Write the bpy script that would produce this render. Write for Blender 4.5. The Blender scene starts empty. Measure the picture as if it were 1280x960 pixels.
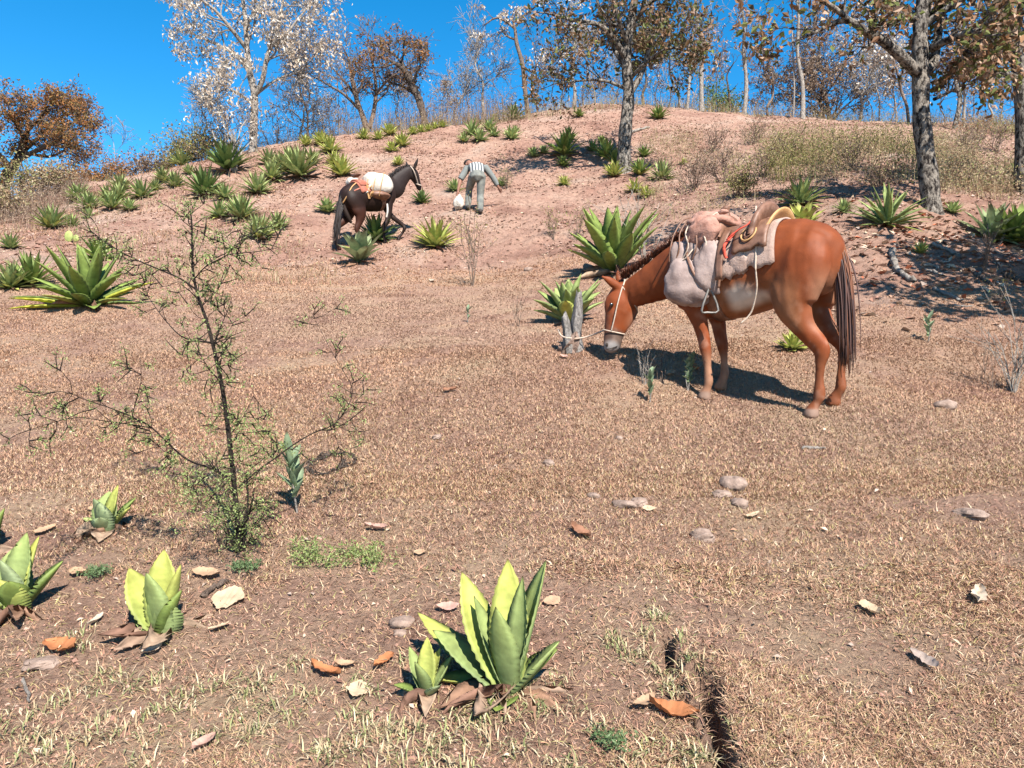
import bpy, math, random
import numpy as np
from mathutils import Vector, Matrix

sc = bpy.context.scene
COL = sc.collection
R = math.radians
random.seed(11)
rng = np.random.default_rng(11)

# ------------------------------------------------------------------ camera, sky, sun, exposure
F = 967.0                        # focal length in photograph pixels (1280 wide)
EYE = 1.6
cam_d = bpy.data.cameras.new('camera')
cam_d.sensor_width = 36.0
cam_d.lens = 36.0 * F / 1280.0
cam_d.clip_start = 0.05
cam_d.clip_end = 3000.0
cam = bpy.data.objects.new('camera', cam_d)
cam.location = (0, 0, EYE)
cam.rotation_euler = (R(90), 0, 0)
COL.objects.link(cam)
sc.camera = cam

SUN_EL = R(46)
SUN_AZ = math.atan2(0.36, -0.93)          # towards the sun: behind the camera and a little to its right
wd = bpy.data.worlds.new('World')
sc.world = wd
wd.use_nodes = True
wn = wd.node_tree
wn.nodes.clear()
sky = wn.nodes.new('ShaderNodeTexSky')
sky.sky_type = 'NISHITA'
sky.sun_disc = False
sky.sun_elevation = SUN_EL
sky.sun_rotation = SUN_AZ
sky.altitude = 2200
sky.air_density = 1.0
sky.dust_density = 0.0
sky.ozone_density = 2.2
hs = wn.nodes.new('ShaderNodeHueSaturation')
hs.inputs['Hue'].default_value = 0.49
hs.inputs['Saturation'].default_value = 1.4
hs.inputs['Value'].default_value = 1.0
bg = wn.nodes.new('ShaderNodeBackground')
bg.inputs['Strength'].default_value = 0.094
wo = wn.nodes.new('ShaderNodeOutputWorld')
wn.links.new(sky.outputs[0], hs.inputs['Color'])
wn.links.new(hs.outputs[0], bg.inputs[0])
wn.links.new(bg.outputs[0], wo.inputs[0])

sun_d = bpy.data.lights.new('sun', 'SUN')
sun_d.energy = 5.0
sun_d.angle = R(0.53)
sun_d.color = (1.0, 0.95, 0.87)
sun = bpy.data.objects.new('sun', sun_d)
to_sun = Vector((math.sin(SUN_AZ) * math.cos(SUN_EL), math.cos(SUN_AZ) * math.cos(SUN_EL), math.sin(SUN_EL)))
sun.rotation_euler = to_sun.to_track_quat('Z', 'Y').to_euler()
sun.location = to_sun * 40
COL.objects.link(sun)

vs = sc.view_settings
vs.view_transform = 'Standard'
vs.look = 'None'
vs.gamma = 1.0
vs.use_curve_mapping = False
vs.exposure = 1.45
sc.cycles.use_denoising = True
sc.cycles.max_bounces = 6
sc.cycles.transparent_max_bounces = 8

# ------------------------------------------------------------------ helpers
def tag(o, label=None, cat=None, group=None, kind=None):
    if label: o['label'] = label
    if cat: o['category'] = cat
    if group: o['group'] = group
    if kind: o['kind'] = kind
    return o

def link(o, parent=None):
    COL.objects.link(o)
    if parent is not None:
        o.parent = parent
    return o

def empty(name, loc=(0, 0, 0), rz=0.0, parent=None):
    o = bpy.data.objects.new(name, None)
    o.empty_display_size = 0.1
    o.location = loc
    o.rotation_euler = (0, 0, rz)
    return link(o, parent)

def np_mesh(name, verts, faces, colors=None, smooth=False):
    """faces: list of int arrays, each (m,k) with constant k"""
    me = bpy.data.meshes.new(name)
    verts = np.asarray(verts, dtype=np.float32)
    if not isinstance(faces, (list, tuple)) or (len(faces) and np.ndim(faces[0]) == 1):
        faces = [np.asarray(faces)]
    faces = [np.asarray(f, dtype=np.int32) for f in faces if len(f)]
    loops = np.concatenate([f.ravel() for f in faces])
    tot = np.concatenate([np.full(len(f), f.shape[1], dtype=np.int32) for f in faces])
    start = np.concatenate([[0], np.cumsum(tot)[:-1]]).astype(np.int32)
    me.vertices.add(len(verts)); me.vertices.foreach_set('co', verts.ravel())
    me.loops.add(len(loops)); me.loops.foreach_set('vertex_index', loops)
    me.polygons.add(len(tot)); me.polygons.foreach_set('loop_start', start)
    me.polygons.foreach_set('loop_total', tot)
    me.polygons.foreach_set('use_smooth', np.full(len(tot), smooth))
    me.update(calc_edges=True)
    if colors is not None:
        set_col(me, colors)
    return me

def set_col(me, colors):
    c = np.ones((len(me.vertices), 4), dtype=np.float32)
    c[:, :3] = np.asarray(colors) * (1.0 if me.name.startswith('hillside') else ALB)
    a = me.color_attributes.new('Col', 'FLOAT_COLOR', 'POINT')
    a.data.foreach_set('color', c.ravel())

def obj(name, me, mat, parent=None, loc=None, rot=None):
    o = bpy.data.objects.new(name, me)
    if mat is not None and len(me.materials) == 0:
        me.materials.append(mat)
    if loc is not None: o.location = loc
    if rot is not None: o.rotation_euler = rot
    return link(o, parent)

class MB:
    """collects pieces of one mesh"""
    def __init__(s): s.v = []; s.f = {}; s.c = []; s.n = 0
    def add(s, v, faces, col=None):
        v = np.asarray(v, dtype=np.float64)
        if not isinstance(faces, (list, tuple)) or np.ndim(faces[0]) == 1: faces = [faces]
        for f in faces:
            f = np.asarray(f)
            if len(f): s.f.setdefault(f.shape[1], []).append(f + s.n)
        s.v.append(v); s.n += len(v)
        if col is not None:
            c = np.asarray(col, dtype=np.float64)
            s.c.append(np.broadcast_to(c, (len(v), 3)))
    def mesh(s, name, smooth=False):
        return np_mesh(name, np.concatenate(s.v), [np.concatenate(a) for a in s.f.values()],
                       np.concatenate(s.c) if s.c else None, smooth)

def _hash(ix, iy, seed):
    n = (ix.astype(np.int64) * 374761393 + iy.astype(np.int64) * 668265263 + seed * 974634777) & 0xffffffff
    n = ((n ^ (n >> 13)) * 1274126177) & 0xffffffff
    n = n ^ (n >> 16)
    return (n & 0xffff) / 65535.0

def vnoise(x, y, seed=0):
    x = np.asarray(x, float); y = np.asarray(y, float)
    ix = np.floor(x); iy = np.floor(y)
    fx = x - ix; fy = y - iy
    fx = fx * fx * (3 - 2 * fx); fy = fy * fy * (3 - 2 * fy)
    a = _hash(ix, iy, seed); b = _hash(ix + 1, iy, seed)
    c = _hash(ix, iy + 1, seed); d = _hash(ix + 1, iy + 1, seed)
    return (a + (b - a) * fx) * (1 - fy) + (c + (d - c) * fx) * fy      # 0..1

def fbm(x, y, seed=0, octv=3):
    t = 0; amp = 1; tot = 0
    for k in range(octv):
        t = t + amp * (vnoise(x * 2 ** k + 17.3 * k, y * 2 ** k - 9.1 * k, seed + k) - .5)
        tot += amp; amp *= .5
    return t / tot * 2                                                  # about -1..1

def sstep(a, b, x):
    t = np.clip((np.asarray(x, float) - a) / (b - a), 0, 1)
    return t * t * (3 - 2 * t)

# ------------------------------------------------------------------ materials
def new_mat(name):
    m = bpy.data.materials.new(name)
    m.use_nodes = True
    nt = m.node_tree
    b = nt.nodes['Principled BSDF']
    return m, nt, b

def mix_rgb(nt, fac, a, b, blend='MIX'):
    n = nt.nodes.new('ShaderNodeMix'); n.data_type = 'RGBA'; n.blend_type = blend
    for sock, val in ((n.inputs['Factor'], fac), (n.inputs['A'], a), (n.inputs['B'], b)):
        if hasattr(val, 'is_linked'): nt.links.new(val, sock)
        elif isinstance(val, (int, float)): sock.default_value = val
        else: sock.default_value = (*val, 1)
    return n.outputs['Result']

def noise(nt, scale, detail=4, rough=.55, co='Object', dist=0.0):
    tc = nt.nodes.new('ShaderNodeTexCoord')
    n = nt.nodes.new('ShaderNodeTexNoise')
    n.inputs['Scale'].default_value = scale
    n.inputs['Detail'].default_value = detail
    n.inputs['Roughness'].default_value = rough
    n.inputs['Distortion'].default_value = dist
    nt.links.new(tc.outputs[co], n.inputs['Vector'])
    return n.outputs['Fac']

ALB = 0.83                       # overall reflectance of the ground, plants and hides
def ramp(nt, fac, stops, k_=1.0):
    r = nt.nodes.new('ShaderNodeValToRGB')
    e = r.color_ramp.elements
    while len(e) < len(stops): e.new(.5)
    for k, (p, c) in enumerate(stops):
        e[k].position = p
        e[k].color = (*[q * k_ for q in c], 1) if not isinstance(c, (int, float)) else (c, c, c, 1)
    nt.links.new(fac, r.inputs[0])
    return r.outputs[0]

def bump(nt, b, h, strength=.5, dist=.01):
    n = nt.nodes.new('ShaderNodeBump')
    n.inputs['Strength'].default_value = strength
    n.inputs['Distance'].default_value = dist
    nt.links.new(h, n.inputs['Height'])
    nt.links.new(n.outputs[0], b.inputs['Normal'])

def simple(name, c1, c2, scale=8, rough=.8, bmp=.4, bdist=.01, spec=.3, bscale=None):
    m, nt, b = new_mat(name)
    f = noise(nt, scale, 5)
    nt.links.new(ramp(nt, f, [(.32, c1), (.68, c2)], ALB), b.inputs['Base Color'])
    b.inputs['Roughness'].default_value = rough
    b.inputs['Specular IOR Level'].default_value = spec
    if bmp: bump(nt, b, noise(nt, bscale or scale * 3, 6, .65), bmp, bdist)
    return m

def vcol(name, rough=.8, spec=.25, transl=0.0, nscale=None, namt=.25, bmp=0, bdist=.01, bscale=40, rnd=0.0):
    """material that takes its colour from the mesh's colour attribute, with procedural variation on top"""
    m, nt, b = new_mat(name)
    at = nt.nodes.new('ShaderNodeAttribute'); at.attribute_name = 'Col'
    c = at.outputs['Color']
    if nscale:
        f = noise(nt, nscale, 5)
        g = ramp(nt, f, [(.3, 1 - namt), (.7, 1 + 0 * namt)])
        c = mix_rgb(nt, 1.0, c, g, 'MULTIPLY')
    if rnd:
        oi = nt.nodes.new('ShaderNodeObjectInfo')
        hsn = nt.nodes.new('ShaderNodeHueSaturation')
        mr = nt.nodes.new('ShaderNodeMapRange')
        mr.inputs['To Min'].default_value = 1 - rnd; mr.inputs['To Max'].default_value = 1 + rnd
        nt.links.new(oi.outputs['Random'], mr.inputs['Value'])
        nt.links.new(mr.outputs[0], hsn.inputs['Value'])
        nt.links.new(c, hsn.inputs['Color']); c = hsn.outputs[0]
    nt.links.new(c, b.inputs['Base Color'])
    b.inputs['Roughness'].default_value = rough
    b.inputs['Specular IOR Level'].default_value = spec
    if bmp: bump(nt, b, noise(nt, bscale, 5, .6), bmp, bdist)
    if transl:
        t = nt.nodes.new('ShaderNodeBsdfTranslucent')
        nt.links.new(c, t.inputs['Color'])
        ms = nt.nodes.new('ShaderNodeMixShader'); ms.inputs[0].default_value = transl
        out = nt.nodes['Material Output']
        nt.links.new(b.outputs[0], ms.inputs[1]); nt.links.new(t.outputs[0], ms.inputs[2])
        nt.links.new(ms.outputs[0], out.inputs['Surface'])
    return m
# ------------------------------------------------------------------ the hillside
def P(u, v, Y):
    """a point that stands at distance Y in front of the eye"""
    return np.array([(u - 640) / F * Y, Y, EYE + (480 - v) / F * Y])

_ctrl = [P(*c) for c in [
    (640, 860, 2.5), (200, 785, 3.0), (300, 690, 3.5), (1050, 760, 2.95), (1018, 519, 5.4), (885, 496, 6.0), (1047, 505, 5.6),
    (640, 484, 6.0), (760, 444, 6.85), (1265, 490, 6.1), (0, 600, 4.6), (0, 470, 6.7), (110, 380, 9.5),
    (25, 352, 10.5), (640, 402, 8.8), (400, 480, 6.3), (400, 400, 8.9), (640, 330, 14.2), (440, 330, 14.2), (300, 335, 13.6), (712, 403, 8.6),
    (770, 345, 11.5), (1110, 284, 11.0), (1165, 262, 11.8), (1000, 288, 11.6), (1150, 350, 9.2), (1050, 402, 7.8),
    (1250, 300, 11.0), (1270, 400, 7.9), (1165, 200, 18.0), (1280, 215, 18.0), (1050, 152, 29), (1280, 158, 29), (880, 140, 30), (782, 215, 20.5),
    (930, 240, 15.5), (930, 190, 21.5), (455, 316, 15.3), (492, 304, 16.0), (595, 268, 17.6), (600, 210, 22.0), (750, 131, 30.5), (640, 150, 29.5),
    (300, 190, 27), (450, 168, 29), (380, 225, 22), (210, 212, 25), (255, 246, 20), (130, 256, 20.5), (70, 287, 17.5),
    (330, 300, 15.7), (0, 303, 15.0), (100, 232, 24), (0, 268, 21)]]
_ctrl += [np.array(p, float) for p in [
    (0, 0, 0), (-3, 0, -.05), (3, 0, .05), (0, -8, -1.9), (-12, -8, -2.2), (12, -8, -1.6), (6, 2, .55), (-6, 2, .35), (12, 4, 1.3), (-10, 4.5, .9),
    (16, 10, 3.9), (-14, 11, 2.7), (24, 22, 8.8), (-22, 20, 4.6), (-24, 28, 5.2), (-15, 36, 6.6), (0, 38, 12.9), (-8, 36, 10.3), (12, 38, 12.4), (25, 36, 12.0),
    (0, 50, 10.5), (-20, 50, 3.0), (20, 50, 10.5), (0, 80, 2), (-40, 30, -1), (-45, 60, -5), (40, 30, 10), (45, 60, 6), (-45, 0, -2), (45, 0, 3), (0, -25, -5),
    (-40, -25, -5), (40, -25, -4), (45, 90, -4), (-45, 90, -6)]]
_ctrl = np.array(_ctrl)
def _tps_fit(c, lam=.02):
    n = len(c)
    d = np.hypot(c[:, None, 0] - c[None, :, 0], c[:, None, 1] - c[None, :, 1])
    K = np.where(d > 0, d * d * np.log(d + 1e-12), 0) + lam * np.eye(n)
    A = np.zeros((n + 3, n + 3)); A[:n, :n] = K
    Q = np.c_[np.ones(n), c[:, :2]]; A[:n, n:] = Q; A[n:, :n] = Q.T
    return np.linalg.solve(A, np.r_[c[:, 2], 0, 0, 0])
_w = _tps_fit(_ctrl)

RUT_A = np.array([(.553, 2.70), (.537, 2.62), (.52, 2.55)])
RUT = np.array([(.585, 2.48), (.607, 2.42), (.60, 2.34), (.596, 2.26), (.58, 2.16), (.57, 2.05)])
def seg_dist(x, y, pts):
    best = np.full(np.shape(x), 1e9)
    for a, b in zip(pts[:-1], pts[1:]):
        d = b - a
        t = np.clip(((x - a[0]) * d[0] + (y - a[1]) * d[1]) / (d @ d), 0, 1)
        best = np.minimum(best, np.hypot(x - a[0] - t * d[0], y - a[1] - t * d[1]))
    return best

def H0(x, y):
    x = np.clip(np.asarray(x, float), -48, 48); y = np.clip(np.asarray(y, float), -25, 92)
    sh = np.broadcast_shapes(x.shape, y.shape)
    x = np.broadcast_to(x, sh).ravel(); y = np.broadcast_to(y, sh).ravel()
    out = np.empty(len(x))
    for s in range(0, len(x), 60000):
        xs = x[s:s + 60000]; ys = y[s:s + 60000]
        d2 = (xs[:, None] - _ctrl[None, :, 0]) ** 2 + (ys[:, None] - _ctrl[None, :, 1]) ** 2
        U = .5 * d2 * np.log(d2 + 1e-12)
        out[s:s + 60000] = U @ _w[:-3] + _w[-3] + _w[-2] * xs + _w[-1] * ys
    return out.reshape(sh)

def bank_mask(x, y):
    """1 on the bare red bank, 0 on the turf"""
    yb = 13.9 + 1.0 * fbm(x / 2.2, y / 3, 41) - 5.6 * sstep(.9, 2.6, x) * (1 - .35 * sstep(5, 9, x)) - 1.6 * sstep(-4.5, -8, x)
    return sstep(-.5, .9, y - yb + .5 * fbm(x / .5, y / .8, 43))

def H(x, y):
    x = np.asarray(x, float); y = np.asarray(y, float)
    h = H0(x, y)
    near = 1 - sstep(40, 60, np.hypot(x, y))
    h = h + near * (.035 * fbm(x / 1.3, y / 1.3, 3) + .022 * fbm(x / .33, y / .33, 7, 3))
    h = h + near * bank_mask(x, y) * (.13 * fbm(x / 1.1, y / .8, 21, 4) + .05 * fbm(x / .22, y / .22, 24, 2))
    h = h + (1 - sstep(5, 9, y)) * .010 * fbm(x / .07, y / .07, 31, 2)
    d = seg_dist(x + .03 * fbm(x / .1, y / .1, 77), y, RUT)
    h = h - .17 * sstep(.04, .014, d + .012 * fbm(x / .05, y / .05, 73)) * sstep(2.0, 2.1, y) - .10 * sstep(.024, .008, seg_dist(x, y, RUT_A))
    h = h + .05 * sstep(.30, .06, np.abs(x - .66 - .1 * (2.4 - y))) * sstep(2.9, 2.6, y) * (x > .55)
    return h

def ground(u, v, ymin=1.6, ymax=60):
    """where the line of sight through a photograph pixel meets the hillside"""
    Y = np.geomspace(ymin, ymax, 500)
    d = EYE + (480 - v) / F * Y - H((u - 640) / F * Y, Y)
    k = np.argmax(d <= 0)
    if d[k] > 0: k = np.argmin(d)
    if k > 0 and d[k] <= 0:
        t = d[k - 1] / (d[k - 1] - d[k]); y = Y[k - 1] + t * (Y[k] - Y[k - 1])
    else: y = Y[k]
    x = (u - 640) / F * y
    return Vector((x, y, float(H(x, y))))

def stand(x, y, dz=0.0):
    return Vector((x, y, float(H(x, y)) + dz))

# one sheet, fine near the eye, coarse towards the horizon
_ys = np.concatenate([np.linspace(-400, -30, 8), np.linspace(-24, 1.1, 26), np.geomspace(1.2, 34, 480), np.geomspace(34.5, 100, 40), np.geomspace(110, 1500, 14)])
_so = np.array([.86, .93, 1.0, 1.1, 1.25, 1.45, 1.7, 2.1, 2.7, 3.5, 5, 8, 14, 30])
_ss = np.concatenate([-_so[::-1], np.linspace(-.8, .8, 280), _so])
_wd = np.maximum(_ys, 1.5) + .3
_X = _ss[None, :] * _wd[:, None]; _Y = np.broadcast_to(_ys[:, None], _X.shape)
_Z = H(_X, _Y)
# a wooded hill far off to the left
_Z = _Z + 62 * np.exp(-(((_X + 190) / 62) ** 2 + ((_Y - 250) / 60) ** 2))
ny, nx = _X.shape
def Hm(x, y):
    """height of the built sheet itself"""
    x = np.asarray(x, float); y = np.asarray(y, float); s = x / (np.maximum(y, 1.5) + .3)
    i = np.clip(np.searchsorted(_ys, y) - 1, 0, ny - 2); j = np.clip(np.searchsorted(_ss, s) - 1, 0, nx - 2)
    fy = (y - _ys[i]) / (_ys[i + 1] - _ys[i]); fx = (s - _ss[j]) / (_ss[j + 1] - _ss[j])
    return (_Z[i, j] * (1 - fx) + _Z[i, j + 1] * fx) * (1 - fy) + (_Z[i + 1, j] * (1 - fx) + _Z[i + 1, j + 1] * fx) * fy
idx = np.arange(ny * nx).reshape(ny, nx)
quads = np.stack([idx[:-1, :-1], idx[:-1, 1:], idx[1:, 1:], idx[1:, :-1]], -1).reshape(-1, 4)
verts = np.stack([_X, _Y, _Z], -1).reshape(-1, 3)
bm_ = bank_mask(_X, _Y).ravel()
far_ = sstep(40, 70, np.hypot(_X, _Y)).ravel()
cm = np.stack([bm_, far_, np.zeros_like(bm_)], -1)
hill_me = np_mesh('hillside', verts, [quads], cm, True)

def hill_mat():
    m, nt, b = new_mat('hillside_soil')
    at = nt.nodes.new('ShaderNodeAttribute'); at.attribute_name = 'Col'
    sp = nt.nodes.new('ShaderNodeSeparateColor'); nt.links.new(at.outputs['Color'], sp.inputs[0])
    turf = ramp(nt, noise(nt, 1.1, 8, .68), [(.30, (.26, .14, .105)), (.46, (.37, .23, .165)), (.60, (.42, .28, .19)), (.76, (.46, .34, .22))], ALB)
    fine = ramp(nt, noise(nt, 34, 6, .7), [(.32, (.50, .44, .41)), (.5, (1.0, 1.0, 1.0)), (.72, (1.3, 1.25, 1.18))])
    turf = mix_rgb(nt, .8, turf, fine, 'MULTIPLY')
    bank = ramp(nt, noise(nt, .55, 9, .66, dist=.6), [(.30, (.20, .105, .078)), (.43, (.31, .18, .135)), (.55, (.365, .23, .172)), (.70, (.37, .27, .215))], ALB)
    fine2 = ramp(nt, noise(nt, 9, 8, .75), [(.34, (.42, .36, .33)), (.5, (1., 1., 1.)), (.72, (1.3, 1.25, 1.2))])
    bank = mix_rgb(nt, .85, bank, fine2, 'MULTIPLY')
    c = mix_rgb(nt, sp.outputs[0], turf, bank)
    wood = ramp(nt, noise(nt, .25, 6, .7), [(.35, (.03, .05, .025)), (.5, (.06, .085, .04)), (.7, (.12, .11, .06))])
    c = mix_rgb(nt, sp.outputs[1], c, wood)
    nt.links.new(c, b.inputs['Base Color'])
    b.inputs['Roughness'].default_value = .95
    b.inputs['Specular IOR Level'].default_value = .1
    bump(nt, b, noise(nt, 12, 10, .78), 1.0, .07)
    return m
hillside = tag(obj('hillside', hill_me, hill_mat()), kind='structure')

# ------------------------------------------------------------------ turf: dry blades, one object that nobody could count
def blades(n, y0, y1, lmin, lmax, wpx, lean, two, dens, colf, smax=.78, seed=5, zoff=-.002, smin=0.0):
    g = np.random.default_rng(seed)
    y = np.exp(g.uniform(math.log(y0), math.log(y1), n)); x = g.uniform(-smax, smax, n)
    if smin: x = np.sign(x) * (smin + (smax - smin) * np.abs(x / smax) ** 1.6)
    x = x * (y + .15)
    keep = g.random(n) < dens(x, y)
    x, y = x[keep], y[keep]; n = len(x)
    z = Hm(x, y) + zoff
    L = g.uniform(lmin, lmax, n) * (1 + .25 * np.clip(y - 6, 0, 20) / 6)
    w = wpx * np.maximum(y, 2.2) / F * g.uniform(.6, 1.3, n) * .5
    az = g.uniform(0, 2 * np.pi, n)
    el = np.radians(g.uniform(lean[0], lean[1], n))
    dx, dy = np.cos(az), np.sin(az)
    sx, sy = -dy, dx
    b = np.stack([x, y, z], -1); s = np.stack([sx * w, sy * w, g.uniform(-.5, .5, n) * w], -1)
    d1 = np.stack([dx * np.cos(el), dy * np.cos(el), np.sin(el)], -1)
    el2 = el - np.radians(g.uniform(5, 60, n)); az2 = az + g.normal(0, .5, n)
    d2 = np.stack([np.cos(az2) * np.cos(el2), np.sin(az2) * np.cos(el2), np.sin(el2)], -1)
    col = colf(x, y, g)
    i = np.arange(n)
    if two:
        m = b + d1 * (L * .5)[:, None]; t = m + d2 * (L * .55)[:, None]
        t[:, 2] = np.maximum(t[:, 2], z + .004)
        V = np.stack([b - s, b + s, m + s * .85, m - s * .85, t], 1).reshape(-1, 3)
        k = i * 5
        return V, [np.stack([k, k + 1, k + 2, k + 3], -1), np.stack([k + 3, k + 2, k + 4], -1)], np.repeat(col, 5, 0)
    t = b + d1 * L[:, None]
    V = np.stack([b - s, b + s, t], 1).reshape(-1, 3)
    k = i * 3
    return V, [np.stack([k, k + 1, k + 2], -1)], np.repeat(col, 3, 0)

STRAW = np.array([(.52, .36, .22), (.43, .26, .165), (.33, .175, .12), (.64, .51, .35), (.18, .09, .065), (.41, .34, .14), (.28, .28, .095), (.46, .245, .155)])
def turf_col(x, y, g):
    n = len(x)
    gz = .5 + .5 * fbm(x / 1.6, y / 1.6, 91)                       # greener here, redder there
    lf = sstep(-.5, -3.5, x) * sstep(2.8, 4.2, y)
    rt = sstep(6.5, 9.5, y)
    p = np.stack([.20 + .22 * lf + 0 * x, .24 + 0 * x, .20 - .08 * lf + .05 * rt, .10 + .12 * lf + 0 * x, .10 + 0 * x, .03 + .16 * gz * (1 - .5 * rt), .015 + .08 * gz ** 2 * (1 - .6 * rt), .12 + .25 * rt], -1)
    p = np.cumsum(p / p.sum(1, keepdims=True), 1)
    k = (g.random(n)[:, None] > p).sum(1).clip(0, 7)
    c = STRAW[k] * g.uniform(.72, 1.25, (n, 1)) * g.uniform(.94, 1.06, (n, 3))
    m = (.25 + .55 * sstep(3.0, 7.5, y))[:, None]
    mean = np.array((.41, .236, .15)) * (1 + .28 * fbm(x / 1.1, y / 1.1, 88)[:, None]) * np.array((1.06, 1.0, .93)) ** (2 * fbm(x / 2.3, y / 1.7, 89)[:, None])
    return c * (1 - m) + mean * m

def dens_turf(x, y):
    d = 1 - .92 * bank_mask(x, y)
    patch = sstep(-.30, .22, .75 * fbm(x / .9, y / .7, 55) + .45 * fbm(x / .28, y / .22, 58, 2) + .16 - .75 * sstep(.9, -.2, x) * sstep(3.9, 2.9, y))
    bald = 1 - .75 * np.exp(-(((x - 1.18) / .16) ** 2 + ((y - 2.6) / .25) ** 2))
    return d * (.17 + .83 * patch) * bald * np.where(seg_dist(x, y, RUT) < .03, .0, 1)

turf = MB()
turf.add(*blades(150000, 1.9, 3.3, .016, .055, 1.3, (4, 50), True, dens_turf, turf_col, seed=5))
turf.add(*blades(300000, 1.9, 4.4, .013, .042, 1.3, (4, 50), False, dens_turf, turf_col, seed=3))
turf.add(*blades(330000, 4.0, 7.4, .012, .036, 1.3, (4, 60), False, dens_turf, turf_col, seed=4))
turf.add(*blades(380000, 6.8, 16, .010, .026, 1.35, (8, 65), False, dens_turf, turf_col, seed=6))
turf.add(*blades(70000, 13.5, 27, .02, .06, 1.2, (20, 75), False, lambda x, y: sstep(1, -3, x) * sstep(.35, .65, vnoise(x / .9, y / .9, 57)) * .9, turf_col, seed=7))
turf.add(*blades(110000, 1.6, 15, .018, .052, 2.3, (5, 65), False, dens_turf, turf_col, 1.7, 14, smin=.76))
turf.add(*blades(30000, .5, 1.95, .016, .055, 2.3, (5, 55), False, dens_turf, turf_col, 2.2, 15))
MAT_TURF = vcol('dry_turf', .75, .2, .12)
tag(obj('grass', turf.mesh('grass'), MAT_TURF), 'short dry straw and brown turf covering the open field', 'grass', kind='stuff')

# tufts of longer greyish green and straw grass in the foreground
def tuft_mesh(pts, seed, nb, L, pal, w=.0022, spread=.5):
    g = np.random.default_rng(seed); mb = MB()
    for (x, y) in pts:
        n = nb
        bx = x + g.normal(0, .022, n); by = y + g.normal(0, .022, n); bz = Hm(bx, by) - .003
        az = g.uniform(0, 6.283, n); el = np.radians(g.uniform(20, 85, n)); LL = L * g.uniform(.5, 1.2, n)
        d = np.stack([np.cos(az) * np.cos(el), np.sin(az) * np.cos(el), np.sin(el)], -1)
        el2 = el - np.radians(g.uniform(20, 70, n))
        d2 = np.stack([np.cos(az) * np.cos(el2), np.sin(az) * np.cos(el2), np.sin(el2)], -1)
        b = np.stack([bx, by, bz], -1); s = np.stack([-np.sin(az), np.cos(az), 0 * az], -1) * w
        m = b + d * (LL * .5)[:, None]; t = m + d2 * (LL * .5)[:, None]
        V = np.stack([b - s, b + s, m + s, m - s, t], 1).reshape(-1, 3); k = np.arange(n) * 5
        c = np.repeat(np.array(pal)[g.integers(0, len(pal), n)] * g.uniform(.8, 1.2, (n, 1)), 5, 0)
        mb.add(V, [np.stack([k, k + 1, k + 2, k + 3], -1), np.stack([k + 3, k + 2, k + 4], -1)], c)
    return mb
_g = np.random.default_rng(8)
_tp = []
for (u, v, su, sv, n) in [(330, 860, 150, 40, 26), (150, 880, 90, 40, 15), (640, 900, 60, 30, 14), (800, 800, 30, 20, 9), (845, 850, 20, 20, 6), (880, 950, 20, 8, 7), (560, 930, 120, 20, 20), (60, 930, 50, 20, 9), (430, 905, 60, 30, 8)]:
    for _ in range(n):
        q = ground(u + _g.normal(0, su), min(1000, v + _g.normal(0, sv))); _tp.append((q.x, q.y))
tag(obj('grass_tufts', tuft_mesh(_tp, 3, 30, .062, [(.46, .37, .22), (.38, .28, .17), (.27, .27, .12), (.52, .43, .28), (.32, .21, .13), (.22, .24, .10)]).mesh('grass_tufts'), MAT_TURF),
    'longer pale green and straw grass tufts on the bare reddish soil', 'grass', kind='stuff')

# leaf litter and clods on the red bank, too many to count
def litter(n, y0, y1, smin, smax, dens, pal, seed, srange=(-.9, .9)):
    g = np.random.default_rng(seed)
    y = np.sqrt(g.uniform(y0 ** 2, y1 ** 2, n)); x = g.uniform(*srange, n) * (y + .2)
    k = g.random(n) < dens(x, y); x, y = x[k], y[k]; n = len(x)
    z = Hm(x, y) + g.uniform(.003, .014, n)
    s = g.uniform(smin, smax, n)
    az = g.uniform(0, 6.283, n); tl = g.normal(0, .35, n); ro = g.normal(0, .35, n)
    a = np.stack([np.cos(az) * np.cos(tl), np.sin(az) * np.cos(tl), np.sin(tl)], -1) * s[:, None]
    b = np.stack([-np.sin(az) * np.cos(ro), np.cos(az) * np.cos(ro), np.sin(ro)], -1) * (s * g.uniform(.3, .6, n))[:, None]
    c = np.stack([x, y, z], -1)
    up = np.zeros((n, 3)); up[:, 2] = s * .25
    V = np.stack([c - a, c - b + up, c + a, c + b + up], 1).reshape(-1, 3)
    q = np.arange(n) * 4
    return V, [np.stack([q, q + 1, q + 2], -1), np.stack([q, q + 2, q + 3], -1)], np.repeat(np.array(pal)[g.integers(0, len(pal), n)] * g.uniform(.7, 1.2, (n, 1)), 4, 0)
lit = MB()
LP = [(.42, .25, .17), (.34, .18, .12), (.50, .35, .25), (.25, .13, .09), (.40, .30, .24), (.55, .42, .30)]
lit.add(*litter(70000, 7.5, 33, .015, .05, lambda x, y: bank_mask(x, y) * (.25 + .75 * (vnoise(x / 1.2, y / 1.2, 12) > .45)), LP, 15))
lit.add(*litter(5500, 1.9, 9, .006, .02, lambda x, y: .6 + 0 * x, LP, 16))
lit.add(*litter(5000, 7.5, 12.5, .03, .08, lambda x, y: np.exp(-(((x - 5.6) / 1.9) ** 2 + ((y - 10) / 1.6) ** 2)), LP + [(.45, .14, .07)], 17, (.2, .9)))
tag(obj('leaf_litter', lit.mesh('leaf_litter'), vcol('litter', .85, .15)), 'scattered brown leaf litter on the bare red bank', 'leaf litter', kind='stuff')

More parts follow.
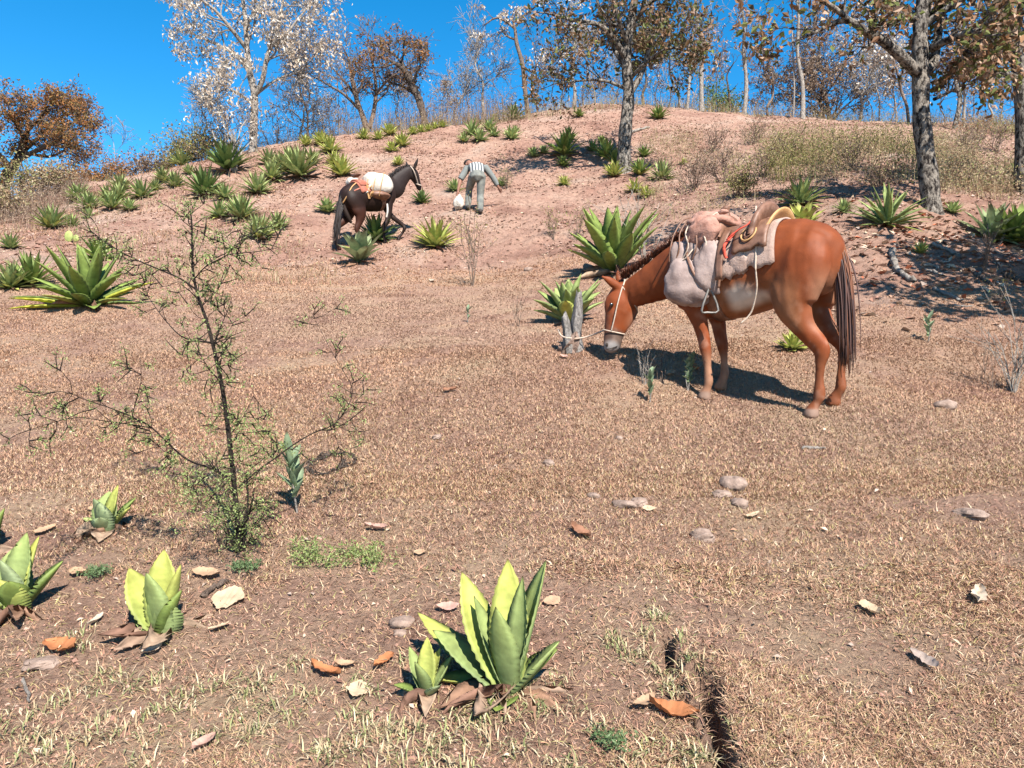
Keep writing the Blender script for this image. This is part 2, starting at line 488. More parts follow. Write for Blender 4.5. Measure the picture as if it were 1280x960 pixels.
# clods and small rubble on the bank
def clods(n, seed):
    g = np.random.default_rng(seed)
    y = np.sqrt(g.uniform(7.5 ** 2, 32 ** 2, n)); x = g.uniform(-.85, .85, n) * y
    k = g.random(n) < bank_mask(x, y) * sstep(.35, .6, vnoise(x / .9, y / .9, 19)); x, y = x[k], y[k]; n = len(x)
    z = Hm(x, y); s = g.uniform(.012, .05, n) * g.uniform(.5, 1.3, n)
    o = np.array([(1, 0, 0), (0, 1, 0), (-1, 0, 0), (0, -1, 0), (0, 0, 1), (0, 0, -1)], float)
    V = o[None] * s[:, None, None] * g.uniform(.6, 1.2, (n, 6, 1)); V[:, :, 2] *= .7
    a = g.uniform(0, 6.28, n); ca, sa = np.cos(a)[:, None], np.sin(a)[:, None]
    X = V[:, :, 0] * ca - V[:, :, 1] * sa + x[:, None]; Yy = V[:, :, 0] * sa + V[:, :, 1] * ca + y[:, None]; Z = V[:, :, 2] + z[:, None] + (s * .2)[:, None]
    f = np.array([(0, 1, 4), (1, 2, 4), (2, 3, 4), (3, 0, 4), (1, 0, 5), (2, 1, 5), (3, 2, 5), (0, 3, 5)])
    F_ = (f[None] + (np.arange(n) * 6)[:, None, None]).reshape(-1, 3)
    pal = np.array([(.33, .185, .14), (.27, .145, .11), (.40, .27, .22), (.36, .24, .19), (.22, .12, .09)])
    return np.stack([X, Yy, Z], -1).reshape(-1, 3), [F_], np.repeat(pal[g.integers(0, 5, n)] * g.uniform(.8, 1.2, (n, 1)), 6, 0)
def near_clods(n, seed):
    g = np.random.default_rng(seed)
    V, Fc, C = clods(10, seed)
    y = np.exp(g.uniform(math.log(1.9), math.log(4.5), n)); x = g.uniform(-.75, .75, n) * y
    k = g.random(n) < np.clip(1.1 - dens_turf(x, y), .08, 1); x, y = x[k], y[k]; n = len(x)
    z = Hm(x, y); s = g.uniform(.002, .008, n) * np.where(g.random(n) < .06, 1.9, 1)
    o = np.array([(1, 0, 0), (0, 1, 0), (-1, 0, 0), (0, -1, 0), (0, 0, 1), (0, 0, -1)], float)
    V = o[None] * s[:, None, None] * g.uniform(.6, 1.3, (n, 6, 1)); V[:, :, 2] *= .6
    V = V + np.stack([x, y, z + s * .15], -1)[:, None, :] + g.normal(0, .15, (n, 6, 3)) * s[:, None, None]
    f = np.array([(0, 1, 4), (1, 2, 4), (2, 3, 4), (3, 0, 4), (1, 0, 5), (2, 1, 5), (3, 2, 5), (0, 3, 5)])
    pal = np.array([(.36, .205, .15), (.30, .165, .125), (.40, .26, .20), (.26, .14, .105)])
    return V.reshape(-1, 3), [(f[None] + (np.arange(n) * 6)[:, None, None]).reshape(-1, 3)], np.repeat(pal[g.integers(0, 4, n)] * g.uniform(.8, 1.2, (n, 1)), 6, 0)
cb_ = MB(); cb_.add(*clods(19000, 27)); cb_.add(*near_clods(6500, 28))
tag(obj('soil_clods', cb_.mesh('soil_clods'), vcol('soil_clod', .95, .1)), 'small clods and rubble on the bare reddish soil', 'soil', kind='stuff')
# ------------------------------------------------------------------ agaves
MAT_AGAVE = vcol('agave_leaf', .6, .25, .22, nscale=15, namt=.42, bmp=.5, bdist=.005, bscale=22, rnd=.09)
MAT_DRYLEAF = vcol('agave_dry_leaf', .85, .15, .05, nscale=14, namt=.5, bmp=.6, bdist=.01, bscale=30)

def agave_leaf(L, W, e0, bend, az=0.0, kind='broad', seg=8, hi=True, col=((.16, .26, .06), (.30, .42, .07)), cup=.35, twist=0.0, teeth=True, seed=0, edge=None):
    """one succulent leaf rooted at the origin; e0 start elevation and bend (degrees) along the leaf"""
    g = random.Random(seed)
    T = [(k / seg) ** .92 for k in range(seg + 1)] if not (hi and teeth) else [k / (seg * 3) for k in range(seg * 3 + 1)]
    n = len(T)
    V = []; C = []
    r = z = 0.0; pt = 0.0; el = R(e0)
    wob = g.uniform(-.04, .04)
    for k, t in enumerate(T):
        dt = t - pt; pt = t
        el = R(e0 + bend * t)
        r += math.cos(el) * L * dt; z += math.sin(el) * L * dt
        if kind == 'broad':
            w = W * .5 * (.62 + .38 * math.sin(min(1, t / .5) * math.pi / 2)) if t < .5 else W * .5 * max(0, 1 - ((t - .5) / .5) ** 1.9)
        else:
            w = W * .5 * (.75 + .25 * math.sin(min(1, t / .4) * math.pi / 2)) if t < .4 else W * .5 * max(0, 1 - ((t - .4) / .6) ** 1.5)
        w = max(w, .0012)
        wt = w
        if hi and teeth and 0 < k < n - 1:
            wt = w * (1.0 if k % 2 else .915) * (1 + .02 * math.sin(k * 2.7 + seed))
        th = (.10 * W * (1 - t) ** .7 + .0015)
        tn = Vector((-math.sin(el), 0, math.cos(el)))
        c = Vector((r, 0, z))
        ct = math.cos(twist * t); st = math.sin(twist * t)
        sd = Vector((0, 1, 0)) * ct + tn * st
        nn = tn * ct - Vector((0, 1, 0)) * st
        lift = cup * w
        off = Vector((0, 1, 0)) * wob * L * math.sin(t * 3)
        c = c + off
        if hi:
            ring = [c - sd * wt + nn * lift, c - sd * w * .55 + nn * lift * .32, c, c + sd * w * .55 + nn * lift * .32, c + sd * wt + nn * lift,
                    c + sd * w * .5 + nn * (lift * .3 - th), c - nn * th, c - sd * w * .5 + nn * (lift * .3 - th)]
        else:
            ring = [c - sd * w + nn * lift, c, c + sd * w + nn * lift]
        a = np.array(col[0]); b = np.array(col[1])
        cc = a + (b - a) * (t ** 1.3)
        base = np.array((.38, .40, .16))
        cc = cc + (base - cc) * max(0, .45 - 2.2 * t)
        for q, p in enumerate(ring):
            V.append(p)
            e = cc * (1.0 if q not in (0, 4) or not hi else .8) * g.uniform(.88, 1.1) * (1 + .07 * math.sin(t * 17 + q + seed))
            if edge is not None and q in (0, 4): e = np.array(edge)
            if k == n - 1: e = np.array((.10, .05, .03))
            C.append(e)
    m = 8 if hi else 3
    Fq = []
    for k in range(n - 1):
        for q in range(m if hi else m - 1):
            q2 = (q + 1) % m
            Fq.append((k * m + q, k * m + q2, (k + 1) * m + q2, (k + 1) * m + q))
    ca, sa = math.cos(az), math.sin(az)
    V = np.array([(p.x * ca - p.y * sa, p.x * sa + p.y * ca, p.z) for p in V])
    return V, np.array(Fq), np.array(C)

def dry_leaf(L, W, az, seed, droop=-8):
    g = random.Random(seed)
    c1 = g.choice([(.30, .17, .11), (.36, .24, .17), (.24, .13, .09), (.42, .29, .20)])
    V, Fq, C = agave_leaf(L, W * 1.5, g.uniform(-2, 16), droop - g.uniform(0, 20), 0, 'narrow', 6, True, (c1, tuple(x * 1.1 for x in c1)), g.uniform(.3, .9), g.uniform(-1.9, 1.9), False, seed)
    C[:] = np.array(c1) * np.linspace(.8, 1.15, len(C))[:, None] * np.random.default_rng(seed).uniform(.6, 1.25, (len(C), 1))
    V += np.random.default_rng(seed + 1).normal(0, .035 * W, V.shape)
    V[:, 1] += .03 * L * np.sin(V[:, 0] / L * 7 + seed)
    ca, sa = math.cos(az), math.sin(az)
    return np.c_[V[:, 0] * ca - V[:, 1] * sa, V[:, 0] * sa + V[:, 1] * ca, V[:, 2] + .012], Fq, C

def slope_rot(x, y, amt=.5):
    e = .25
    gx = float(H0(x + e, y) - H0(x - e, y)) / (2 * e); gy = float(H0(x, y + e) - H0(x, y - e)) / (2 * e)
    return Vector((-gx * amt, -gy * amt, 1)).to_track_quat('Z', 'Y').to_euler()

GREENS = {  # base colour and tip colour of the leaf
    'green': ((.13, .20, .05), (.33, .42, .10)),
    'bright': ((.25, .33, .14), (.42, .50, .16)),
    'yellow': ((.33, .40, .11), (.60, .60, .14)),
    'dark': ((.08, .135, .04), (.21, .30, .085)),
    'blue': ((.27, .35, .18), (.40, .47, .23)),
    'grey': ((.21, .27, .10), (.44, .49, .18)),
}
def rosette(n, L, W, kind, hi, colk, seed, emin=8, emax=84, seg=7, bend=(-4, -28)):
    """list of (V, F, C) leaves of a whole rosette"""
    g = random.Random(seed); out = []
    for k in range(n):
        t = (k + .5) / n                                   # 0 inner, 1 outer
        el = emax + (emin - emax) * t ** .9 + g.uniform(-5, 5)
        l = L * (.62 + .38 * math.sin(math.pi * min(1, .25 + .6 * t))) * g.uniform(.85, 1.1)
        ck = colk
        if t > .8 and g.random() < .28: ck = 'yellow'
        a, b = GREENS[ck]
        s = g.uniform(.82, 1.18)
        out.append(agave_leaf(l, W * g.uniform(.85, 1.1), el, g.uniform(*bend) * (1 if t > .3 else .3), k * 2.39996 + g.uniform(-.2, .2), kind, seg, hi,
                              (tuple(x * s for x in a), tuple(x * s for x in b)), .38, g.uniform(-.15, .15), hi, seed * 100 + k))
    return out

def place_agave(base, leaves, label, group=None, dry=(), split=True, sink=.015, amt=.35):
    loc = (base.x, base.y, base.z - sink)
    rot = slope_rot(base.x, base.y, amt)
    if split:
        o = empty('agave', loc); o.rotation_euler = rot
        for V, Fq, C in leaves:
            obj('leaf', np_mesh('agave_leaf', V, [Fq], C, True), MAT_AGAVE, o)
        for V, Fq, C in dry:
            obj('dry_leaf', np_mesh('agave_dry_leaf', V, [Fq], C, True), MAT_DRYLEAF, o)
    else:
        mb = MB()
        for l in list(leaves) + list(dry): mb.add(*l)
        o = obj('agave', mb.mesh('agave', True), MAT_AGAVE, loc=loc, rot=rot)
    return tag(o, label, 'agave', group)

D2 = math.pi / 180
def custom(spec, hi=True, seg=9):
    out = []
    for k, (az, el, L, W, bend, ck, cup) in enumerate(spec):
        out.append(agave_leaf(L, W * 1.28, el, bend, az * D2, 'broad', seg, hi, GREENS[ck], cup, 0, True, 900 + k))
    return out

# the agave in the middle of the foreground
b0 = ground(636, 862)
place_agave(b0, custom([
    (145, 54, .42, .12, 10, 'yellow', .3), (98, 72, .43, .105, 8, 'yellow', .35), (30, 66, .45, .10, 12, 'bright', .4), (60, 74, .38, .07, 8, 'bright', .5), (155, 62, .33, .07, 8, 'bright', .45),
    (-108, 74, .33, .085, 4, 'bright', .2), (178, 36, .32, .15, 4, 'bright', .15), (158, 30, .42, .10, -2, 'yellow', .15),
    (132, 46, .33, .09, 8, 'bright', .4), (-5, 46, .26, .11, 6, 'bright', .25), (75, 62, .34, .09, 10, 'green', .5), (10, 40, .22, .09, 6, 'green', .5),
    (-95, 14, .16, .08, -10, 'green', .3), (-150, 8, .17, .075, -8, 'green', .4), (178, 14, .27, .07, -16, 'yellow', .5)]),
    'broad toothed yellow-green agave with brown dried leaves and a small offset beside it',
    dry=[dry_leaf(.30, .05, 8 * D2, 1), dry_leaf(.22, .07, -60 * D2, 2), dry_leaf(.20, .08, -110 * D2, 3), dry_leaf(.26, .06, 195 * D2, 4), dry_leaf(.24, .06, -140 * D2, 5), dry_leaf(.22, .05, -30 * D2, 6), dry_leaf(.3, .04, 60 * D2, 7), dry_leaf(.18, .07, -85 * D2, 8), dry_leaf(.26, .05, 30 * D2, 9), dry_leaf(.24, .07, 215 * D2, 19)])
b1 = ground(533, 866)
place_agave(b1, custom([(150, 58, .17, .045, 8, 'bright', .5), (100, 70, .19, .05, 8, 'yellow', .5), (-110, 66, .15, .05, 8, 'bright', .4), (30, 52, .16, .05, 6, 'bright', .4), (60, 62, .16, .045, 6, 'yellow', .5), (-40, 40, .12, .045, 0, 'blue', .4), (-150, 30, .12, .045, 0, 'green', .4)]),
    'small agave offset of a few narrow leaves beside the broad toothed agave', dry=[dry_leaf(.14, .04, -70 * D2, 11), dry_leaf(.13, .04, 200 * D2, 12), dry_leaf(.12, .05, -120 * D2, 13)])
b2 = ground(203, 790)
place_agave(b2, custom([
    (165, 50, .30, .12, 12, 'yellow', .3), (105, 74, .33, .11, 6, 'yellow', .45), (12, 66, .30, .08, 12, 'yellow', .55), (-115, 80, .27, .14, 2, 'bright', .3),
    (-100, 78, .17, .16, 6, 'bright', .3), (120, 62, .28, .09, 8, 'bright', .4), (0, 58, .22, .08, 8, 'green', .5), (178, 26, .14, .10, 10, 'bright', .4)]),
    'broad smooth yellow-green agave with long brown dry leaves beside the pale flat leaf',
    dry=[dry_leaf(.26, .06, 38 * D2, 21), dry_leaf(.22, .05, 60 * D2, 22), dry_leaf(.22, .06, 215 * D2, 23), dry_leaf(.19, .06, -75 * D2, 24), dry_leaf(.2, .05, 20 * D2, 25), dry_leaf(.18, .05, 240 * D2, 26), dry_leaf(.3, .05, 45 * D2, 27)])
b3 = ground(22, 762)
place_agave(b3, custom([
    (130, 55, .28, .12, 8, 'bright', .4), (85, 74, .33, .11, 5, 'bright', .5), (60, 68, .32, .07, 6, 'yellow', .6), (30, 44, .27, .10, 8, 'green', .5), (-110, 76, .25, .11, 4, 'blue', .4),
    (-100, 56, .2, .14, 16, 'yellow', .4), (-160, 40, .26, .12, 6, 'yellow', .4), (175, 50, .3, .11, 6, 'bright', .4), (-60, 52, .2, .10, 14, 'green', .4)]),
    'broad leaved agave with a brown scarred leaf uphill of the orange lobed leaf',
    dry=[dry_leaf(.2, .07, -20 * D2, 31), dry_leaf(.22, .05, -50 * D2, 32), dry_leaf(.22, .05, -120 * D2, 33), dry_leaf(.2, .05, -80 * D2, 34)])
b4 = ground(132, 662)
place_agave(b4, custom([
    (110, 62, .21, .10, 6, 'bright', .4), (70, 66, .24, .07, 8, 'yellow', .5), (-110, 74, .19, .13, 4, 'blue', .3), (160, 14, .22, .06, -4, 'bright', .5), (40, 44, .22, .07, 6, 'green', .5), (20, 40, .18, .07, 8, 'yellow', .5), (-60, 40, .14, .08, 14, 'blue', .4)]),
    'small squat agave with ragged blue-green leaves near the thorny sapling',
    dry=[dry_leaf(.17, .07, 220 * D2, 41), dry_leaf(.15, .07, 250 * D2, 42), dry_leaf(.16, .06, 20 * D2, 43), dry_leaf(.16, .07, -60 * D2, 44)])
b5 = ground(-14, 690)
place_agave(b5, custom([(70, 74, .25, .10, 6, 'green', .5), (20, 66, .24, .08, 6, 'green', .5), (120, 60, .26, .1, 6, 'bright', .5), (-100, 52, .2, .1, 6, 'bright', .5), (180, 50, .24, .1, 6, 'bright', .4)]),
    'agave with upright blue-green leaves right behind the scarred agave', dry=[dry_leaf(.16, .04, 10 * D2, 51), dry_leaf(.14, .04, -30 * D2, 52)])

# agaves on the field and on the bank: u, v of the base, width and height in photograph pixels, leaf tone, leaf kind, label, group
AG = [
 (110, 384, 106, 76, 'green', 'broad', 'large dark green agave with two yellow lower leaves, alone on the field', None),
 (124, 328, 42, 32, 'green', 'broad', 'bright agave right behind the large dark green one', None),
 (40, 358, 58, 44, 'green', 'narrow', 'twin spiky agaves at the far end of the field', 'twin agaves on the field'),
 (14, 362, 48, 38, 'grey', 'narrow', 'twin spiky agaves at the far end of the field', 'twin agaves on the field'),
 (14, 313, 26, 22, 'bright', 'narrow', 'small spiky agave uphill of the twin agaves', None),
 (712, 405, 86, 62, 'bright', 'broad', 'dense bright green agave right behind the weathered post', None),
 (768, 343, 116, 88, 'green', 'broad', 'tallest dark green agave behind the neck of the chestnut mule', None),
 (1002, 258, 50, 38, 'bright', 'narrow', 'spiky bright agave above the rump of the saddled mule', None),
 (1004, 288, 58, 36, 'yellow', 'broad', 'pale yellow-green agave just over the rump of the saddled mule', None),
 (1108, 284, 82, 52, 'bright', 'narrow', 'wide bright agave at the foot of the thick oak trunk', None),
 (1054, 266, 30, 18, 'bright', 'narrow', 'little agave next to the wide agave by the oak trunk', None),
 (1236, 300, 58, 46, 'blue', 'broad', 'broad bluish agave clump on the bank past the thick oak', 'agaves past the thick oak'),
 (1268, 306, 50, 50, 'green', 'broad', 'broad bluish agave clump on the bank past the thick oak', 'agaves past the thick oak'),
 (990, 438, 46, 26, 'yellow', 'broad', 'half hidden yellowish agave behind the hind legs of the saddled mule', None),
 (450, 330, 44, 44, 'blue', 'broad', 'pale blue-green agave in front of the pack mule', None),
 (470, 303, 52, 36, 'dark', 'narrow', 'dark agave under the belly of the pack mule', None),
 (545, 312, 50, 40, 'yellow', 'narrow', 'bright yellow-tipped agave ahead of the pack mule', None),
 (257, 248, 40, 40, 'dark', 'narrow', 'round dark agave standing alone on the slope', None),
 (286, 216, 28, 42, 'dark', 'narrow', 'tall dark agave beside the pale upright stems', None),
 (325, 301, 34, 34, 'grey', 'narrow', 'grey-green agave pair low on the slope behind the sapling', 'agave pair low on the slope'),
 (347, 288, 16, 24, 'grey', 'narrow', 'grey-green agave pair low on the slope behind the sapling', 'agave pair low on the slope'),
 (643, 151, 30, 22, 'dark', 'narrow', 'dark agave alone on the crest above the man', None),
 (828, 226, 36, 26, 'grey', 'narrow', 'grey leafed agave just beyond the central oak trunk', None),
 (1190, 268, 22, 18, 'bright', 'narrow', 'tiny agave on the litter behind the thick oak', None),
 (1150, 318, 18, 16, 'yellow', 'narrow', 'tiny yellow agave among the fallen branches', None),
 (527, 256, 17, 19, 'dark', 'narrow', 'small dark agave under the chin of the pack mule', None),
 (409, 268, 22, 20, 'bright', 'broad', 'small agave behind the tail of the pack mule', None),
 (568, 240, 22, 17, 'bright', 'narrow', 'small agave by the white bag of the man', None),
 (628, 234, 17, 13, 'bright', 'narrow', 'small agave at the outstretched hand of the man', None),
]
def cl(label, group, tone, kind, items):
    for it in items: AG.append((*it, tone, kind, label, group))
cl('spiky agave in the dense cluster below the rust coloured tree', 'agaves in the cluster below the rust tree', 'bright', 'narrow', [
  (65, 288, 36, 33), (90, 285, 22, 18), (100, 253, 29, 25), (112, 264, 31, 26), (112, 274, 19, 15), (140, 263, 31, 25), (163, 264, 25, 17), (178, 249, 33, 26)])
cl('greyish agave in the loose row along the brow beside the hedge', 'agaves along the brow by the hedge', 'grey', 'narrow', [
  (152, 240, 23, 22), (150, 251, 31, 24), (205, 229, 21, 20), (220, 236, 20, 22), (227, 209, 20, 23), (237, 219, 16, 14), (195, 240, 20, 16), (134, 250, 24, 18)])
cl('bright agave in the trio on the open slope', 'agave trio on the slope', 'bright', 'narrow', [(275, 273, 29, 23), (302, 276, 37, 34), (282, 250, 27, 21)])
cl('agave in the thick patch below the white-leaved tree', 'agaves below the white-leaved tree', 'grey', 'narrow', [
  (322, 244, 41, 30), (340, 227, 35, 27), (337, 208, 25, 21), (375, 223, 42, 40), (362, 206, 26, 22), (390, 207, 18, 22), (352, 215, 28, 24)])
cl('yellowish agave in the group on the brow behind the pack mule', 'agaves on the brow', 'yellow', 'narrow', [
  (402, 182, 25, 19), (413, 192, 31, 23), (383, 184, 16, 15), (427, 223, 27, 29), (418, 206, 25, 17), (455, 176, 20, 15), (473, 176, 21, 13), (487, 171, 19, 17), (490, 191, 19, 15), (503, 185, 19, 19), (498, 208, 13, 13)])
cl('small agave in the string along the crest', 'agaves strung along the crest', 'yellow', 'narrow', [(516, 169, 16, 11), (526, 167, 16, 11), (535, 165, 16, 10), (544, 163, 15, 10), (553, 161, 15, 10), (596, 153, 13, 9), (620, 151, 15, 10)])
cl('bright agave in the patch uphill of the man', 'agaves uphill of the man', 'bright', 'narrow', [(580, 180, 15, 14), (590, 171, 29, 21), (600, 178, 23, 17), (612, 166, 19, 17), (618, 172, 17, 13), (640, 176, 19, 19), (645, 166, 13, 9), (667, 197, 19, 14), (680, 194, 15, 12)])
cl('agave in the shade of the central oak', 'agaves under the central oak', 'green', 'narrow', [
  (724, 148, 12, 12), (711, 179, 19, 19), (706, 197, 27, 31), (704, 209, 19, 15), (741, 191, 18, 15), (758, 200, 25, 25), (770, 207, 18, 20), (805, 198, 16, 16), (823, 151, 21, 19), (800, 221, 23, 22), (752, 182, 14, 12)])
cl('low bright agave on the bank downhill of the central oak', 'agaves below the central oak', 'yellow', 'narrow', [(768, 223, 27, 22), (793, 241, 25, 18), (808, 247, 23, 16), (705, 233, 21, 14), (855, 207, 17, 9)])
cl('tiny green agave in the undergrowth past the thick oak', 'tiny agaves in the undergrowth', 'bright', 'broad', [(1268, 219, 16, 16), (1206, 233, 13, 11)])
# within a look-alike group, name the ones that size or height on the slope tells apart
_by = {}
for k, a in enumerate(AG):
    if a[7]: _by.setdefault(a[7], []).append(k)
for grp, ks in _by.items():
    def rel(i, words):
        a = list(AG[i]); a[6] = words + ' ' + a[6]; AG[i] = tuple(a)
    if len(ks) == 2:
        ks = sorted(ks, key=lambda i: AG[i][2] * AG[i][3]); rel(ks[0], 'smaller'); rel(ks[1], 'larger'); continue
    if len(ks) < 4 and grp != 'agave trio on the slope': continue
    srt = sorted(ks, key=lambda i: AG[i][2] * AG[i][3]); used = {srt[0], srt[-1]}
    rel(srt[-1], 'largest'); rel(srt[0], 'smallest')
    up = [i for i in sorted(ks, key=lambda i: AG[i][1]) if i not in used]
    if len(up) > 1: rel(up[0], 'highest uphill'); rel(up[-1], 'lowest downhill')
for k, (u, v, w, h, tone, kind, label, group) in enumerate(AG):
    b = ground(u, v - 2)
    px = b.y / F
    Wd, Ht = w * px, h * px
    L = max(Wd * .62, Ht * 1.12)
    big = w >= 44
    n = 40 if w > 70 else (54 if w > 30 else 40)
    if kind == 'broad': n = int(n * .8)
    lw = (L * .215 if kind == 'broad' else L * .145) * (1 if w > 30 else 1.25)
    flat = Ht / max(Wd, .01)
    emin = 6 if flat < .8 else 24
    if label.startswith(('dense bright', 'tallest dark', 'pale yellow-green', 'pale blue-green')):
        emin, lw, n = 34, L * (.29 if label.startswith(('dense', 'pale')) else .22), 26; L *= .92
        Ht *= 1.0
    lv = rosette(n, L, lw, kind, w > 60, tone, 40 + k, emin=emin, emax=84, seg=6 if w > 60 else 4)
    dry = [dry_leaf(L * .6, min(lw, L * .10), a * D2, 300 + k * 7 + a) for a in (20, 100, 170, 235, 300)] if w > 24 else []
    if label.startswith('large dark green agave with two'):
        a_, b_ = (.42, .46, .05), (.72, .70, .08)
        for az, el in ((12, 26), (196, 10), (205, 2)):
            lv.append(agave_leaf(L * 1.0, lw, el, -6, az * D2, 'broad', 6, True, (a_, b_), .4, 0, True, az))
    place_agave(b, lv, label, group, dry, split=big, amt=.5)
# ------------------------------------------------------------------ trees and shrubs
def tube(pts, rad, n=5, cap=True):
    pts = np.asarray(pts, float); rad = np.asarray(rad, float)
    T = np.gradient(pts, axis=0); T /= np.linalg.norm(T, axis=1, keepdims=True) + 1e-9
    ref = np.array([0, 0, 1.0]) if abs(T[0][2]) < .9 else np.array([1.0, 0, 0])
    S = np.cross(T, ref); S /= np.linalg.norm(S, axis=1, keepdims=True) + 1e-9
    U = np.cross(T, S)
    a = np.arange(n) / n * 2 * np.pi
    V = pts[:, None] + rad[:, None, None] * (np.cos(a)[None, :, None] * S[:, None] + np.sin(a)[None, :, None] * U[:, None])
    m = len(pts); i = np.arange(m * n).reshape(m, n); j = np.roll(i, -1, 1)
    q = np.stack([i[:-1], j[:-1], j[1:], i[1:]], -1).reshape(-1, 4)
    fs = [q]
    if cap and n >= 3:
        fs.append(i[-1][None, :])
    return V.reshape(-1, 3), fs

def add_tube(mb, pts, rad, n=5, col=None):
    V, fs = tube(pts, rad, n)
    mb.add(V, fs, col)

def grow(out, tips, p, d, L, r, lvl, g, up=.15, wob=.22, kids=(3, 5), ang=(30, 65), nseg=4, shrink=(.45, .75)):
    pts = [p]; dd = d.normalized()
    for k in range(nseg):
        dd = (dd + Vector((g.gauss(0, wob), g.gauss(0, wob), g.gauss(0, wob) + up * .35))).normalized()
        pts.append(pts[-1] + dd * (L / nseg))
    rr = [r * (1 - .62 * k / nseg) for k in range(nseg + 1)]
    out.append((pts, rr, lvl))
    if lvl <= 1: tips.append(pts)
    if lvl <= 0: return
    for c in range(g.randint(*kids)):
        t = g.uniform(.3, 1.0); k = min(nseg - 1, int(t * nseg)); f = t * nseg - k
        q = pts[k].lerp(pts[k + 1], f)
        base = (pts[k + 1] - pts[k]).normalized()
        ax = base.orthogonal().normalized(); ax.rotate(Matrix.Rotation(g.uniform(0, 6.283), 3, base))
        nd = base.copy(); nd.rotate(Matrix.Rotation(R(g.uniform(*ang)), 3, ax))
        grow(out, tips, q, nd, L * g.uniform(*shrink), max(.0035, rr[k] * .62), lvl - 1, g, up, wob, kids, ang, 3 if lvl > 1 else 2, shrink)

def leaf_cloud(mb, tips, n, size, pal, g, jit=.05, droop=.3, aspect=.45):
    if not tips or n <= 0: return
    A = np.array([np.array(t[-1]) for t in tips]); B = np.array([np.array(t[len(t) // 2]) for t in tips])
    k = g.integers(0, len(A), n); t = g.random(n)[:, None] ** .7
    c = B[k] + (A[k] - B[k]) * t + g.normal(0, jit, (n, 3))
    s = size * g.uniform(.55, 1.25, n)
    d = g.normal(0, 1, (n, 3)); d[:, 2] -= droop; d /= np.linalg.norm(d, axis=1, keepdims=True)
    e = np.cross(d, g.normal(0, 1, (n, 3))); e /= np.linalg.norm(e, axis=1, keepdims=True) + 1e-9
    nn = np.cross(d, e)
    w = (s * aspect)[:, None]
    mid = c + d * (s * .5)[:, None]
    V = np.stack([c, mid - e * w * .5 + nn * w * .25, c + d * s[:, None], mid + e * w * .5 + nn * w * .25], 1).reshape(-1, 3)
    q = np.arange(n) * 4
    col = np.repeat(np.array(pal)[g.integers(0, len(pal), n)] * g.uniform(.75, 1.2, (n, 1)), 4, 0)
    mb.add(V, [np.stack([q, q + 1, q + 2], -1), np.stack([q, q + 2, q + 3], -1)], col)

def bark_mat(name, c1, c2, scale=6, moss=None, sharp=0):
    m, nt, b = new_mat(name)
    tc = nt.nodes.new('ShaderNodeTexCoord'); mp = nt.nodes.new('ShaderNodeMapping')
    mp.inputs['Scale'].default_value = (1, 1, .5)
    nt.links.new(tc.outputs['Object'], mp.inputs['Vector'])
    n = nt.nodes.new('ShaderNodeTexNoise'); n.inputs['Scale'].default_value = scale * 3; n.inputs['Detail'].default_value = 7; n.inputs['Roughness'].default_value = .7
    nt.links.new(mp.outputs[0], n.inputs['Vector'])
    c = ramp(nt, n.outputs['Fac'], [(.35 + sharp, c1), (.5, tuple((a + b_) / 2 for a, b_ in zip(c1, c2))), (.66 - sharp, c2)], ALB)
    if moss: c = mix_rgb(nt, ramp(nt, noise(nt, 3.5, 5, .6), [(.5, 0.0), (.6, 1.0)]), c, moss)
    nt.links.new(c, b.inputs['Base Color'])
    b.inputs['Roughness'].default_value = .92; b.inputs['Specular IOR Level'].default_value = .15
    bump(nt, b, n.outputs['Fac'], 1.0, .07)
    return m
BARK = {
    'grey': bark_mat('bark_grey', (.17, .14, .12), (.42, .37, .32)),
    'pale': bark_mat('bark_pale', (.17, .145, .125), (.40, .35, .31)),
    'black': bark_mat('bark_black', (.012, .009, .008), (.06, .045, .036)),
    'dark': bark_mat('bark_dark', (.045, .033, .027), (.17, .13, .105)),
    'oak': bark_mat('bark_oak', (.022, .017, .015), (.30, .26, .22), 6, sharp=.08),
    'brown': bark_mat('bark_brown', (.09, .06, .045), (.26, .19, .15)),
}
MAT_FOL = vcol('dry_foliage', .7, .25, .3)
PAL = {
    'white': [(.66, .58, .48), (.74, .66, .56), (.56, .46, .36), (.60, .47, .36), (.44, .33, .24)],
    'rust': [(.34, .14, .045), (.40, .19, .07), (.26, .11, .04), (.28, .18, .06), (.17, .12, .05)],
    'oak': [(.28, .15, .07), (.36, .20, .11), (.18, .10, .05), (.20, .20, .06), (.14, .16, .05), (.45, .27, .18), (.10, .07, .04)],
    'oakred': [(.33, .16, .08), (.42, .22, .12), (.24, .11, .055), (.50, .32, .22), (.20, .19, .06), (.13, .08, .045)],
    'oakmix': [(.30, .16, .08), (.38, .21, .12), (.20, .11, .055), (.50, .34, .24), (.19, .20, .055), (.14, .16, .045), (.10, .07, .04)],
    'oakdark': [(.20, .115, .055), (.28, .16, .09), (.13, .08, .04), (.17, .18, .05), (.12, .14, .04), (.09, .07, .035), (.38, .24, .16)],
    'olive': [(.16, .18, .045), (.22, .21, .06), (.12, .13, .035), (.28, .24, .09), (.25, .15, .06)],
    'brown': [(.25, .16, .11), (.33, .23, .16), (.18, .11, .075), (.40, .30, .22)],
    'green': [(.10, .17, .045), (.15, .22, .06), (.20, .26, .08), (.08, .12, .03)],
    'straw': [(.40, .30, .18), (.33, .22, .13), (.48, .38, .24), (.27, .17, .10), (.30, .29, .12)],
    'scrub': [(.32, .29, .10), (.24, .24, .08), (.38, .30, .15), (.30, .20, .11), (.18, .17, .06)],
}
